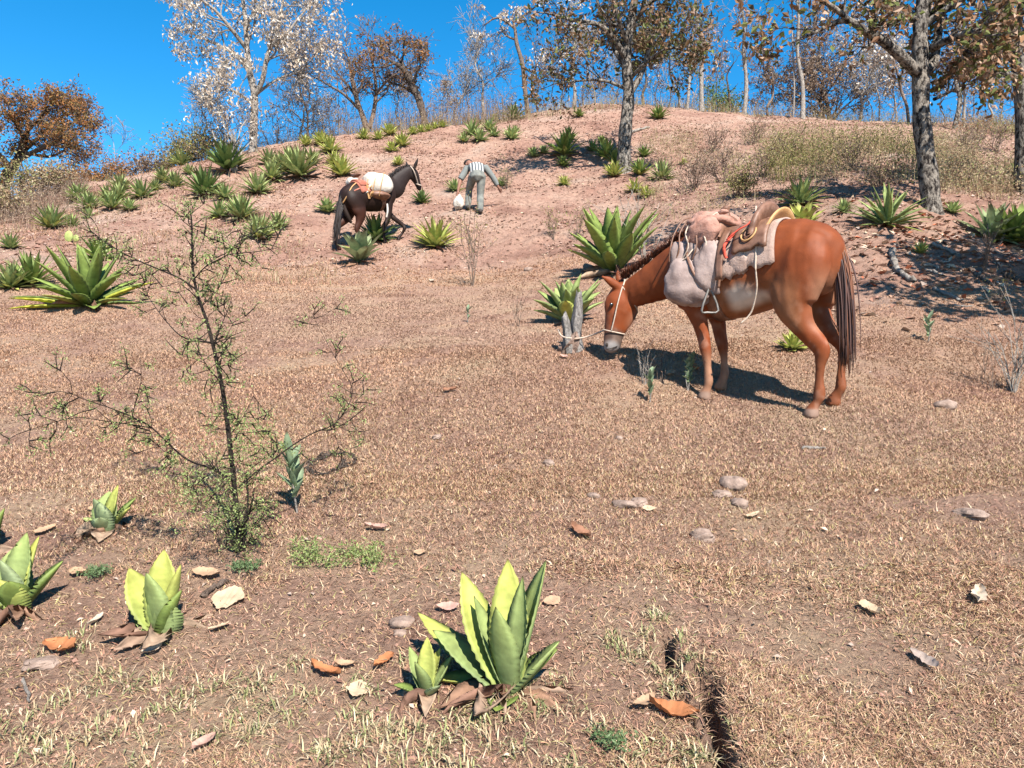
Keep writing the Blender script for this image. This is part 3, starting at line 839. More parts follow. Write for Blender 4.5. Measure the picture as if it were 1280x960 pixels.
def make_tree(name, label, Y, trunk, limbs=(), bark='grey', lvl=2, kids=(3, 5), auto=0, autoL=1.0, fork=.35, up=.15, leaves=0, lsize=.1, pal='brown', aspect=.45,
              jit=.06, group=None, seed=0, ang=(30, 65), wob=.22, cat='tree', droop=.3, tw=None, rise=None, twig_r=.0, limb_kids=5, sides=8, base_uv=None):
    """trunk and limbs are traced as (u, v, radius in m[, depth offset]); twigs grow from them in all directions"""
    g = random.Random(seed); gn = np.random.default_rng(seed)
    def tr(seq): return [Vector(P(q[0], q[1], Y + (q[3] if len(q) > 3 else 0))) for q in seq], [q[2] for q in seq]
    tp, trad = tr(trunk)
    gz = float(H(tp[0].x, tp[0].y))
    shift = gz - .22 - tp[0].z
    if abs(shift) > .0:
        tp[0].z += shift
    base = Vector((tp[0].x, tp[0].y, gz))
    def smooth(pts, rad, n):
        pts = [np.array(p) for p in pts]; out = []; ro = []
        for k in range(len(pts) - 1):
            p0 = pts[max(k - 1, 0)]; p1 = pts[k]; p2 = pts[k + 1]; p3 = pts[min(k + 2, len(pts) - 1)]
            for s in range(n):
                t = s / n
                out.append(.5 * (2 * p1 + (p2 - p0) * t + (2 * p0 - 5 * p1 + 4 * p2 - p3) * t * t + (3 * p1 - p0 - 3 * p2 + p3) * t ** 3)); ro.append(rad[k] + (rad[k + 1] - rad[k]) * t)
        out.append(pts[-1]); ro.append(rad[-1]); return out, ro
    mb = MB(); tips = []; segs = []
    sp, sr = smooth(tp, trad, 4)
    sr = [r * (1 + .06 * math.sin(k * 1.7 + seed)) for k, r in enumerate(sr)]
    sr[0] *= 1.35; 
    if len(sr) > 1: sr[1] *= 1.12
    add_tube(mb, [p - np.array(base) for p in sp], sr, sides)
    lines = [(sp, sr, fork)]
    for lb in limbs:
        lp, lr = tr(lb); a, b = smooth(lp, lr, 3)
        add_tube(mb, [p - np.array(base) for p in a], b, 6); lines.append((a, b, .25))
    for (pts, rad, f0) in lines:
        kcount = auto if pts is sp else limb_kids
        for c in range(kcount):
            t = g.uniform(f0, 1.0); k = min(len(pts) - 2, int(t * (len(pts) - 1)))
            q = Vector(pts[k]).lerp(Vector(pts[k + 1]), g.random()); bd = (Vector(pts[k + 1]) - Vector(pts[k])).normalized()
            ax = bd.orthogonal().normalized(); ax.rotate(Matrix.Rotation(g.uniform(0, 6.283), 3, bd))
            nd = bd.copy(); nd.rotate(Matrix.Rotation(R(g.uniform(*ang)), 3, ax))
            grow(segs, tips, q, nd, autoL * g.uniform(.6, 1.15), max(.006, rad[k] * .5), lvl, g, up, wob, kids, ang)
        grow(segs, tips, Vector(pts[-1]), (Vector(pts[-1]) - Vector(pts[-2])), autoL * .6, max(.005, rad[-1] * .9), lvl, g, up, wob, kids, ang)
    nb = np.array(base)
    for pts, rad, l in segs:
        rr = [max(r, twig_r) for r in rad]
        add_tube(mb, [np.array(p) - nb for p in pts], rr, 3 if l < 2 else 4)
    o = empty(name, base)
    obj('trunk', mb.mesh('trunk', True), BARK[bark], o)
    if leaves:
        lm = MB()
        tl = [[Vector(np.array(p) - nb) for p in t] for t in tips]
        leaf_cloud(lm, tl, leaves, lsize, PAL[pal] if isinstance(pal, str) else pal, gn, jit, droop, aspect)
        obj('crown', lm.mesh('crown'), MAT_FOL, o)
    return tag(o, label, cat, group)

# the two big oaks on the slope
make_tree('oak_tree', 'oak with brown and olive leaves rising from the middle of the red bank', 20.3,
  [(781, 216, .20), (780, 190, .175), (783, 150, .165), (786, 118, .15), (783, 70, .13), (790, 20, .11), (800, -40, .07), (806, -90, .03)],
  [[(785, 120, .10), (800, 95, .08, .3), (812, 60, .06, .5), (828, 20, .05, .6), (840, -30, .03, .8)],
   [(783, 75, .09), (765, 45, .075, -.3), (745, 30, .06, -.5), (715, 25, .045, -.6), (690, 18, .03, -.7)],
   [(784, 85, .08), (768, 62, .06, .4), (752, 20, .05, .7), (740, -25, .03, 1.0)],
   [(787, 60, .07), (772, 20, .06, -.5), (760, -30, .04, -.8)], [(790, 30, .06), (815, 0, .05, -.4), (840, -30, .03, -.6)],
   [(784, 112, .05), (760, 102, .04, -.2), (735, 100, .03, -.3), (705, 104, .02, -.4)], [(786, 100, .06), (806, 80, .045, -.6), (830, 62, .035, -1.0), (848, 60, .02, -1.2)]],
  'oak', lvl=2, kids=(3, 5), auto=6, autoL=1.05, limb_kids=6, leaves=6000, lsize=.155, pal='oakdark', seed=3, up=.05, jit=.09, fork=.45, ang=(30, 75))
make_tree('oak_tree', 'thick rough-barked oak with brown leaves on the bank behind the saddled mule', 11.8,
  [(1166, 264, .15), (1160, 215, .138), (1152, 150, .128), (1151, 92, .122), (1150, 50, .11), (1152, 10, .10), (1160, -50, .08), (1165, -110, .04)],
  [[(1150, 95, .10), (1128, 72, .085, -.2), (1105, 52, .075, -.3), (1085, 42, .06, -.4), (1062, 26, .05, -.5), (1040, 30, .035, -.5), (1010, 45, .02, -.6), (978, 58, .008, -.6)],
   [(1152, 92, .10), (1166, 80, .085, .2), (1172, 45, .07, .3), (1180, 5, .055, .5), (1195, -50, .03, .7)],
   [(1149, 32, .075), (1130, 10, .055, .2), (1112, -2, .045, .4), (1085, -20, .03, .5)],
   [(1165, 60, .07), (1190, 48, .05, -.4), (1215, 40, .04, -.7), (1240, 45, .025, -.9)],
   [(1158, 30, .06), (1200, 0, .045, -.3), (1240, -20, .03, -.5)], [(1168, 124, .03), (1185, 116, .024, .2), (1205, 104, .015, .4), (1216, 90, .01, .5)],
   [(1062, 26, .045, -.5), (1035, 5, .035, -.7), (1005, -5, .02, -.8), (960, 0, .01, -.9)]],
  'oak', lvl=2, kids=(3, 4), auto=5, autoL=.55, limb_kids=7, leaves=4200, lsize=.125, pal='oakmix', seed=8, up=.22, jit=.08, fork=.55, ang=(30, 80), aspect=.55, sides=10)
make_tree('oak_tree', 'oak with orange-brown leaves on the slope past the thick oak', 13.5,
  [(1283, 160, .17), (1279, 110, .15), (1268, 50, .13), (1258, 10, .11), (1248, -50, .07)],
  [[(1274, 90, .08), (1262, 60, .06, .3), (1250, 30, .04, .5), (1225, 10, .03, .6)], [(1276, 100, .07), (1255, 92, .05, -.3), (1232, 84, .03, -.5)], [(1280, 110, .06), (1300, 60, .05), (1320, 10, .03)], [(1264, 30, .06), (1285, -10, .05, -.4), (1300, -50, .03, -.6)], [(1260, 20, .05), (1230, -15, .04, -.3), (1205, -45, .02, -.5)]],
  'oak', lvl=2, kids=(3, 4), auto=4, autoL=.75, limb_kids=6, leaves=2600, lsize=.125, pal='oakmix', seed=12, up=.02, jit=.09, aspect=.55)

# the tree with whitish leaves on the brow
make_tree('white_leaved_tree', 'tall pale tree covered in whitish dry leaves on the brow', 26.5,
  [(316, 190, .16), (317, 160, .135), (318, 120, .125), (312, 90, .11), (309, 60, .09), (306, 20, .075), (300, -30, .05), (296, -80, .03)],
  [[(317, 122, .10), (328, 100, .09, -.2), (334, 70, .075, -.3), (345, 45, .06, -.4), (352, 10, .045, -.5), (360, -30, .03, -.6)],
   [(312, 90, .08), (298, 72, .07, .4), (280, 60, .055, .6), (258, 50, .04, .8), (235, 40, .02, 1.0)],
   [(309, 62, .08), (288, 35, .06, -.5), (268, 12, .045, -.8), (245, -5, .03, -1.0)], [(340, 58, .06), (358, 42, .05, .4), (374, 22, .04, .6), (388, 5, .02, .7)],
   [(316, 130, .06), (300, 118, .045, -.6), (284, 110, .03, -.9)], [(320, 118, .06), (345, 100, .045, .6), (372, 90, .03, .8), (385, 80, .02, .9)], [(306, 30, .06), (325, 5, .05, .3), (338, -30, .03, .5)]],
  'grey', lvl=2, kids=(4, 6), auto=6, autoL=1.15, limb_kids=7, leaves=6200, lsize=.15, pal='white', seed=21, up=.1, jit=.10, fork=.4, droop=.9, twig_r=.007)
# flat rust-coloured tree beyond the brow
make_tree('acacia_tree', 'spreading flat-topped tree with rust coloured leaves beyond the brow', 33,
  [(-8, 262, .26), (6, 235, .22), (14, 212, .2), (24, 196, .17), (30, 175, .13), (38, 155, .08)],
  [[(16, 205, .12), (38, 192, .10, -.5), (62, 180, .08, -1.0), (86, 165, .05, -1.4), (100, 160, .03, -1.6)], [(24, 195, .1), (50, 170, .08, .6), (72, 150, .05, 1.0), (88, 140, .03, 1.2)], [(14, 210, .12), (-8, 185, .1, .3), (-25, 160, .07, .6), (-40, 145, .04, .8)],
   [(30, 175, .08), (18, 152, .06, -.8), (5, 138, .04, -1.3)], [(34, 165, .07), (52, 145, .05, -.9), (60, 132, .03, -1.4)], [(30, 190, .08), (60, 196, .06, .4), (80, 188, .04, .7), (94, 178, .02, .9)], [(10, 208, .08), (-12, 206, .05, -1), (-30, 200, .03, -1.5)]],
  'dark', lvl=2, kids=(4, 6), auto=6, autoL=1.0, limb_kids=9, leaves=15000, lsize=.13, pal='rust', seed=30, up=.05, jit=.12, fork=.55, twig_r=.009, droop=0)

BARE = 'bare trees along the crest'
def far(name, label, u, Y, vt, r=.1, lean=0, **k):
    x = (u - 640) / F * Y; z = float(H(x, Y)); v0 = 480 - (z - EYE) / Y * F
    pts = []; g = random.Random(int(u * 7 + Y)); r *= .72; lean += g.uniform(-7, 7)
    n = 5
    for i in range(n + 1):
        t = i / n; pts.append((u + lean * t + (g.uniform(-4.5, 4.5) if 0 < i else 0), v0 + (vt - v0) * t, r * (1 - .7 * t), g.uniform(-.15, .15) if i else 0))
    return make_tree(name, label, Y, pts, **k)
kw = dict(twig_r=.008, up=.25)
far('bare_tree', 'grey leafless many-twigged tree beside the white-leaved tree', 292, 26, 128, .07, -12, auto=12, autoL=.95, lvl=2, kids=(4, 6), bark='grey', seed=41, fork=.15, leaves=260, lsize=.1, pal='brown', **kw)
far('bare_tree', 'thin grey leafless tree behind the olive green bushes', 262, 27.5, 118, .05, -14, auto=10, autoL=.8, lvl=2, kids=(4, 6), bark='grey', seed=42, fork=.2, **kw)
far('bare_tree', 'bushy leafless tree with pinkish stems between the white-leaved tree and the leaning one', 372, 29, 108, .07, 14, auto=13, autoL=1.05, lvl=2, kids=(4, 6), bark='pale', seed=43, fork=.1, leaves=500, lsize=.11, pal='white', **kw)
far('bare_tree', 'broad leafless grey-brown tree behind the white-leaved tree', 398, 33, 92, .1, -22, auto=13, autoL=1.5, lvl=2, kids=(5, 7), bark='brown', seed=44, fork=.25, leaves=1500, lsize=.09, pal='brown', **kw)
make_tree('bare_tree', 'dark forked tree with rusty tuft and fine bare twigs on the crest', 30.5,
  [(464, 172, .13), (455, 150, .11), (446, 125, .09), (440, 100, .07), (436, 78, .04)],
  [[(462, 160, .1), (468, 135, .09, .4), (470, 110, .07, .5), (466, 80, .05, .5), (460, 58, .03, .4)], [(452, 140, .06), (430, 118, .05, -.4), (408, 105, .03, -.7), (390, 95, .02, -.9)], [(446, 122, .05), (425, 95, .04, .5), (405, 75, .02, .7)], [(468, 120, .05), (485, 100, .04, -.5), (500, 90, .02, -.8)]],
  'brown', lvl=2, kids=(4, 6), auto=7, autoL=1.25, limb_kids=6, leaves=900, lsize=.10, pal='brown', seed=45, **kw)
make_tree('dead_tree', 'dark leaning tree hung with moss and rusty leaves on the crest', 30,
  [(535, 165, .13), (530, 148, .125), (524, 125, .14), (514, 105, .14), (506, 88, .11), (492, 78, .07), (475, 72, .03)],
  [[(508, 92, .08), (500, 76, .06, .3), (484, 62, .04, .4), (462, 55, .02, .5)], [(516, 105, .07), (522, 88, .05, -.2), (527, 78, .02, -.3)], [(506, 90, .06), (503, 75, .05), (505, 66, .03)], [(494, 79, .05), (478, 84, .03, -.4), (462, 84, .02, -.6)], [(520, 120, .06), (508, 110, .05, .6), (490, 104, .03, 1)]],
  'dark', lvl=2, kids=(3, 5), auto=4, autoL=.75, limb_kids=5, leaves=2600, lsize=.12, pal='rust', seed=46, jit=.1, **kw)
far('bare_tree', 'leafless grey tree low on the crest touching the leaning dark tree', 497, 32, 118, .05, 6, auto=10, autoL=.9, lvl=2, kids=(4, 6), bark='grey', seed=47, fork=.1, **kw)
far('bare_tree', 'pale leafless tree with a fan of fine twigs beyond the leaning dark tree', 603, 33, 62, .09, -8, auto=13, autoL=1.2, lvl=2, kids=(5, 7), bark='pale', seed=48, fork=.3, **kw)
far('bare_tree', 'low leafless tree beyond the string of crest agaves', 568, 32.5, 100, .06, 10, auto=10, autoL=1.0, lvl=2, kids=(4, 6), bark='grey', seed=49, fork=.2, leaves=300, lsize=.09, pal='brown', **kw)
make_tree('bare_tree', 'crooked tree with a whitish leaf tuft at its top on the crest', 31,
  [(661, 140, .1), (656, 110, .09), (653, 80, .085), (646, 55, .08), (644, 38, .06), (640, 22, .03)],
  [[(646, 50, .05), (632, 44, .04, .2), (625, 30, .02, .3)], [(653, 82, .04), (665, 90, .04, .3), (672, 78, .02, .4)], [(643, 35, .05), (622, 22, .04), (605, 32, .02)], [(642, 28, .05), (662, 14, .04, .3), (672, 6, .02)]],
  'brown', lvl=2, kids=(3, 4), auto=3, autoL=.6, limb_kids=3, leaves=900, lsize=.13, pal='white', seed=50, fork=.7, twig_r=.008, up=-.05, droop=.8)
far('bare_tree', 'slim bent-topped grey tree in the row between the leaning tree and the central oak', 674, 31.5, 55, .06, -8, auto=8, autoL=.8, lvl=2, kids=(3, 4), bark='brown', seed=51, fork=.35, leaves=120, lsize=.14, pal='oak', **kw)
far('bare_tree', 'forked pale trunk in the row between the leaning tree and the central oak', 716, 32, 20, .11, 3, auto=9, autoL=1.1, lvl=2, kids=(4, 5), bark='pale', seed=52, fork=.35, leaves=500, lsize=.15, pal='white', **kw)
far('bare_tree', 'thin leafless sapling next to the central oak', 744, 32, 60, .045, -3, auto=8, autoL=.7, lvl=2, kids=(3, 4), bark='grey', seed=53, fork=.4, leaves=110, lsize=.12, pal='brown', **kw)
far('leafy_tree', 'small dark tree with olive leaves just beyond the central oak', 806, 31, 62, .09, 6, auto=9, autoL=.85, lvl=2, kids=(4, 5), bark='dark', seed=54, fork=.55, leaves=1900, lsize=.15, pal='olive', **kw)
far('leafy_tree', 'pale straight trunk with yellow-olive crown beyond the central oak', 847, 30.5, 55, .085, -8, auto=8, autoL=.8, lvl=2, kids=(4, 5), bark='pale', seed=55, fork=.55, leaves=1700, lsize=.15, pal='olive', **kw)
far('bare_tree', 'tall straight pale trunk rising out of the frame, beyond the olive-crowned tree', 877, 29, -60, .13, -4, auto=8, autoL=.9, lvl=2, kids=(3, 4), bark='pale', seed=56, fork=.3, leaves=420, lsize=.15, pal='oak', **kw)
far('bare_tree', 'shorter crooked pale trunk touching the tall straight one', 858, 28.5, 40, .085, 12, auto=6, autoL=.8, lvl=2, kids=(3, 4), bark='grey', seed=57, fork=.5, leaves=420, lsize=.15, pal='oak', **kw)
far('dead_tree', 'short black snag beside the round green shrub on the crest', 907, 33, 78, .10, 5, auto=4, autoL=.6, lvl=1, bark='dark', seed=58, fork=.4, kids=(2, 3), **kw)
far('bare_tree', 'tall slim pale trunk standing alone in the gap of blue sky', 930, 29.5, -50, .12, -6, auto=9, autoL=1.0, lvl=2, kids=(3, 4), bark='pale', seed=59, fork=.25, leaves=330, lsize=.15, pal='oakred', **kw)
far('dead_tree', 'short bare broken trunk on the crest', 961, 29, 92, .075, 2, auto=2, autoL=.4, lvl=1, bark='brown', seed=60, fork=.5, kids=(1, 2), **kw)
far('bare_tree', 'tall straight trunk in front of the brown thicket', 1003, 28, -60, .125, -12, auto=6, autoL=.7, lvl=2, kids=(3, 4), bark='grey', seed=61, fork=.3, leaves=120, lsize=.15, pal='oakred', **kw)
far('bare_tree', 'very thin pale pole next to the tall straight trunk before the thicket', 991, 28.4, -40, .05, -2, auto=3, autoL=.5, lvl=1, kids=(2, 3), bark='pale', seed=62, fork=.4, **kw)
far('thicket_tree', 'wide brown-leaved thicket tree on the crest', 1035, 31.5, 78, .14, -6, auto=20, autoL=1.9, lvl=2, kids=(5, 7), bark='dark', seed=63, fork=.05, leaves=6500, lsize=.13, pal='brown', twig_r=.008, up=.08)
far('thicket_tree', 'tangled leafless tree with whitish leaves leaning on the thicket', 1072, 31, 60, .10, 12, auto=15, autoL=1.6, lvl=2, kids=(5, 6), bark='grey', seed=64, fork=.25, leaves=1300, lsize=.13, pal='white', **kw)
far('bare_tree', 'slim dark leaning trunk seen beside the thick oak trunk', 1136, 27.5, 50, .085, -18, auto=8, autoL=.9, lvl=2, kids=(4, 5), bark='brown', seed=65, fork=.35, leaves=500, lsize=.13, pal='white', **kw)
far('bare_tree', 'mossy grey trunk on the crest past the thick oak', 1191, 25.5, 60, .14, 6, auto=8, autoL=.95, lvl=2, kids=(4, 5), bark='oak', seed=66, fork=.45, leaves=900, lsize=.15, pal='oakred', **kw)
far('bare_tree', 'thin companion trunk close to the mossy grey one', 1205, 26.3, 70, .08, 3, auto=7, autoL=.9, lvl=2, kids=(4, 5), bark='grey', seed=67, fork=.35, leaves=200, lsize=.13, pal='brown', **kw)
far('bare_tree', 'thin leafless tree on the crest between the mossy trunk and the orange-brown oak', 1236, 27, 90, .06, 4, auto=8, autoL=.9, lvl=2, kids=(4, 5), bark='grey', seed=68, fork=.3, leaves=160, lsize=.13, pal='brown', **kw)
far('bare_tree', 'spindly leafless tree between the thicket and the thick oak', 1098, 28.5, 70, .05, -4, auto=9, autoL=.9, lvl=2, kids=(4, 5), bark='grey', seed=69, fork=.2, leaves=200, lsize=.13, pal='white', **kw)
far('bare_tree', 'spindly leafless tree between the lone slim trunk and the broken trunk', 946, 32, 88, .045, 4, auto=9, autoL=.8, lvl=2, kids=(4, 5), bark='brown', seed=70, fork=.15, leaves=350, lsize=.13, pal='oakred', **kw)
far('bare_tree', 'faint leafless tree far off beyond the hedge on the brow', 148, 42, 178, .07, 2, auto=10, autoL=1.3, lvl=2, kids=(5, 6), bark='grey', seed=71, fork=.3, twig_r=.01, up=.2)

# shrubs: many thin stems from the ground with small leaves
def shrub(name, label, base, w, h, nst, bark, leaves, lsize, pal, seed, group=None, kids=(3, 4), lvl=1, tw=.004, up=.3, splay=45, jit=.05, r=.01, cat='shrub'):
    g = random.Random(seed); gn = np.random.default_rng(seed)
    segs = []; tips = []
    for k in range(nst):
        a = g.uniform(0, 6.283); e = R(g.uniform(0, splay)); q = Vector((math.cos(a) * w * .12 * g.random(), math.sin(a) * w * .12 * g.random(), -.03))
        grow(segs, tips, q, Vector((math.cos(a) * math.sin(e), math.sin(a) * math.sin(e), math.cos(e))), h * g.uniform(.55, .95), r, lvl, g, up, .2, kids, (20, 55))
    mb = MB()
    for pts, rad, l in segs: add_tube(mb, [np.array(p) for p in pts], [max(x, tw) for x in rad], 3)
    o = empty(name, base)
    obj('stems', mb.mesh('stems'), BARK[bark], o)
    if leaves:
        lm = MB(); leaf_cloud(lm, tips, leaves, lsize, PAL[pal] if isinstance(pal, str) else pal, gn, jit, 0)
        obj('foliage', lm.mesh('foliage'), MAT_FOL, o)
    return tag(o, label, cat, group)
def shr(name, label, u, v, w, h, *a, Y=None, **k):
    b = ground(u, v) if Y is None else stand((u - 640) / F * Y, Y)
    px = b.y / F
    return shrub(name, label, b, w * px, h * px, *a, **k)
# brush along the left brow
for k, (u, Y, w, h, pal, n, lab) in enumerate([
    (90, 26, 40, 34, 'rust', 1500, 'orange-brown bush under the flat-topped rust tree'), (118, 27, 36, 36, 'rust', 1500, 'orange-brown bush in the hedge along the brow by the rust tree'),
    (150, 27, 36, 36, 'rust', 1400, 'orange-brown bush in the hedge along the brow by the rust tree'), (182, 27, 34, 32, 'brown', 1200, 'brown bush closing the hedge on the brow by the rust tree'),
    (62, 23, 44, 38, 'straw', 1500, 'tawny dry bush at the low end of the brow by the rust tree'), (30, 24, 46, 44, 'scrub', 1700, 'dull green bush below the flat-topped rust tree'),
    (228, 26.5, 50, 40, 'scrub', 1900, 'olive green bush on the brow beside the white-leaved tree'), (255, 26, 44, 40, 'scrub', 1700, 'olive green bush touching the pale upright stems'),
    (8, 20.5, 60, 46, 'straw', 1600, 'dry straw bush uphill of the twin agaves'), (206, 27.5, 30, 26, 'straw', 900, 'small tawny bush between the hedge and the olive green bushes')]):
    shr('bush', lab, u, 0, w, h, 26, 'brown', n, .10, pal, 200 + k, group='bushes of the hedge on the brow' if 'hedge along' in lab else None, Y=Y, jit=.14, splay=62, tw=.006)
shr('bush', 'round bright green shrub on the crest behind the black snag', 897, 0, 34, 44, 20, 'brown', 1500, .13, 'green', 230, Y=33.5, jit=.16, splay=55)
shr('bush', 'low leafy green bush on the bank between the two oaks', 926, 246, 42, 34, 22, 'brown', 1500, .055, 'scrub', 231, jit=.06, splay=60)
shr('stem_cactus', 'cluster of pale upright stems beside the dark agave on the brow', 293, 215, 22, 62, 22, 'grey', 0, .1, 'brown', 232, r=.032, tw=.018, splay=9, kids=(0, 1), up=.5, cat='cactus')

# tall dry weeds on the right slope and thin growth along the crest
def weeds(n, region, hmin, hmax, pal, seed, w=.006, leafy=.5, lsize=.035):
    g = np.random.default_rng(seed); mb = MB()
    x, y = region(g, n); n = len(x); z = H(x, y) - .02
    h = g.uniform(hmin, hmax, n); az = g.uniform(0, 6.283, n); ln = np.abs(g.normal(0, .62, n))
    b = np.stack([x, y, z], -1)
    d = np.stack([np.cos(az) * ln, np.sin(az) * ln, np.ones(n)], -1); d /= np.linalg.norm(d, axis=1, keepdims=True)
    t = b + d * h[:, None]; m = b + d * (h * .55)[:, None]; m[:, 2] += .03
    s = np.stack([-np.sin(az), np.cos(az), 0 * az], -1) * w; s2 = np.stack([np.cos(az), np.sin(az), 0 * az], -1) * w
    col = np.array(PAL[pal])[g.integers(0, len(PAL[pal]), n)] * g.uniform(.7, 1.15, (n, 1))
    V = np.stack([b - s, b + s, m + s * .7, m - s * .7, t], 1).reshape(-1, 3); k = np.arange(n) * 5
    mb.add(V, [np.stack([k, k + 1, k + 2, k + 3], -1), np.stack([k + 3, k + 2, k + 4], -1)], np.repeat(col, 5, 0))
    nl = int(n * leafy * 4)
    i = g.integers(0, n, nl); tt = g.uniform(.25, 1, nl)[:, None]
    tips = [[Vector(b[j]), Vector(m[j]), Vector(t[j])] for j in i[:4000]]
    if nl: leaf_cloud(mb, tips, nl, lsize, PAL[pal], g, .11, 0)
    return mb
def reg_px(us, Ys, dens=None):
    def f(g, n):
        y = g.uniform(*Ys, n); x = (g.uniform(*us, n) - 640) / F * y
        if dens is not None:
            k = g.random(n) < dens(x, y); x, y = x[k], y[k]
        return x, y
    return f
dn = lambda x, y: sstep(.30, .62, vnoise(x / 1.3, y / 1.5, 61))
dn2 = lambda x, y: sstep(.52, .72, vnoise(x / .8, y / .9, 61)) + .06
tag(obj('dry_weeds', weeds(7000, reg_px((800, 1160), (14.3, 24), dn2), .1, .45, 'straw', 71, .004, 1.5, .045).mesh('dry_weeds'), MAT_FOL), 'mass of tall dry weeds on the slope between the oaks', 'weeds', kind='stuff')
tag(obj('green_weeds', weeds(3600, reg_px((960, 1150), (15.0, 21), lambda x, y: sstep(.42, .62, vnoise(x / .8, y / .9, 63))), .3, .9, 'scrub', 72, .0045, 2.2, .05).mesh('green_weeds'), MAT_FOL), 'yellow-green standing weeds beside the thick oak trunk', 'weeds', kind='stuff')
tag(obj('undergrowth', weeds(6500, reg_px((1160, 1330), (13.0, 27), dn), .12, .5, 'straw', 73, .004, 1.8, .05).mesh('undergrowth'), MAT_FOL), 'dry brown undergrowth on the slope past the thick oak', 'weeds', kind='stuff')
tag(obj('crest_grass', weeds(9000, reg_px((230, 1330), (28.2, 33)), .15, .7, 'straw', 74, .0045, .7, .05).mesh('crest_grass'), MAT_FOL), 'thin dry grass and twigs along the crest', 'weeds', kind='stuff')
tag(obj('crest_scrub', weeds(3600, reg_px((230, 640), (28.5, 34)), .5, 1.6, 'brown', 77, .0055, .6, .06).mesh('crest_scrub'), MAT_FOL), 'fine leafless scrub between the crest trees', 'scrub', kind='stuff')
tag(obj('slope_grass', weeds(6500, reg_px((-60, 420), (12, 27), lambda x, y: sstep(.45, .7, vnoise(x / 1.5, y / 1.5, 66))), .06, .3, 'straw', 75, .006, .3, .03).mesh('slope_grass'), MAT_FOL), 'sparse straw grass between the agaves of the slope below the white-leaved tree', 'grass', kind='stuff')
tag(obj('edge_grass', weeds(6500, reg_px((-80, 110), (16.5, 24), lambda x, y: sstep(-8.6, -11.5, x + .12 * (y - 15)) * sstep(.35, .6, vnoise(x / .8, y / .8, 64))), .12, .6, 'brown', 76, .0045, 1.0, .05).mesh('edge_grass'), MAT_FOL), 'tall pale dry grass uphill of the twin agaves beyond the field', 'grass', kind='stuff')

# thin leafless saplings that fill the skyline between the named trees
_sl = [(338, 31, 120), (350, 34, 100), (418, 34, 112), (436, 33, 126), (510, 34, 108), (548, 33, 118), (585, 35, 88), (628, 34, 92), (688, 34, 70), (700, 33, 48), (730, 34, 62), (762, 34, 70), (772, 33, 84), (822, 34, 74), (836, 33, 86), (868, 34, 72), (890, 34, 60), (918, 34, 84), (972, 33, 76), (1016, 34, 58), (1050, 33, 66), (1086, 34, 78), (1112, 33, 92), (1120, 30, 60), (1150, 33, 72), (1176, 31, 88), (1218, 32, 82), (1250, 31, 70), (1262, 30, 95)]
for k, (u, Y, vt) in enumerate(_sl):
    lab = 'thin leafless sapling in the crest row ' + ('between the white-leaved tree and the leaning dark tree' if u < 520 else 'between the leaning dark tree and the central oak' if u < 780 else 'between the central oak and the thicket' if u < 1000 else 'past the thicket')
    far('bare_sapling', lab, u, Y, vt, .045, (k * 37 % 17) - 8, auto=9, autoL=.85, lvl=2, kids=(3, 5), bark=('grey', 'brown', 'pale')[k % 3], seed=400 + k, fork=.15, leaves=(0, 180, 320)[k % 3], lsize=.11, pal=('brown', 'white', 'oakred')[k % 3], group='thin saplings, ' + lab[39:], sides=5, **kw)
# the oak whose shade falls on the fallen branches
make_tree('oak_tree', 'slender oak whose shade falls on the fallen branches', 7.1, [(1610, 420, .15), (1606, 250, .13), (1600, 90, .11), (1592, -60, .07), (1588, -160, .03)],
  [[(1604, 150, .07), (1530, 60, .05, .3), (1465, -10, .03, .6)], [(1602, 100, .07), (1680, 0, .05, -.3), (1740, -70, .03, -.5)], [(1600, 70, .06), (1560, -40, .04, -.6), (1530, -120, .02, -.9)], [(1602, 120, .06), (1640, 30, .04, .7), (1670, -60, .02, 1.1)], [(1602, 130, .06), (1560, 60, .04, .7), (1510, 10, .02, 1.2)]],
  'oak', lvl=2, kids=(3, 4), auto=6, autoL=.75, limb_kids=7, leaves=5200, lsize=.16, pal='oakred', seed=99, up=.0, jit=.10, fork=.5, ang=(30, 80), aspect=.6)
for k, (u, v, w, h, pal, n, lab) in enumerate([
    (868, 236, 40, 44, 'brown', 420, 'dry twiggy bush casting shade on the bank just past the grey agave'), (905, 228, 44, 50, 'brown', 500, 'dark twiggy bush behind the low leafy green bush'), (955, 222, 44, 46, 'straw', 520, 'straw coloured bush above the spiky bright agave'),
    (985, 205, 40, 40, 'scrub', 520, 'yellow-green bush in the middle of the standing weeds'), (1070, 214, 46, 50, 'scrub', 640, 'tall yellow-green bush nearest the thick oak trunk'), (1100, 232, 40, 36, 'straw', 480, 'dry bush at the edge of the litter before the thick oak'),
    (890, 190, 34, 30, 'brown', 260, 'small twiggy bush high on the bank between the oaks'), (940, 180, 36, 32, 'straw', 280, 'small straw bush high on the bank below the lone slim trunk'), (1205, 200, 44, 40, 'straw', 480, 'dry bush on the slope past the thick oak'), (1245, 190, 46, 44, 'scrub', 520, 'greenish bush below the orange-brown oak'), (1225, 175, 40, 34, 'rust', 420, 'rusty bush under the mossy grey trunk')]):
    shr('bush', lab, u, v, w, h, 18, 'brown', n, .06, pal, 260 + k, jit=.10, splay=60, tw=.005)
# ------------------------------------------------------------------ lofted bodies, fused into one skin
def crom(A, n):
    A = np.asarray(A, float); out = []
    for k in range(len(A) - 1):
        p0 = A[max(k - 1, 0)]; p1 = A[k]; p2 = A[k + 1]; p3 = A[min(k + 2, len(A) - 1)]
        for s in range(n):
            t = s / n
            out.append(.5 * (2 * p1 + (p2 - p0) * t + (2 * p0 - 5 * p1 + 4 * p2 - p3) * t * t + (3 * p1 - p0 - 3 * p2 + p3) * t ** 3))
    out.append(A[-1]); return np.array(out)

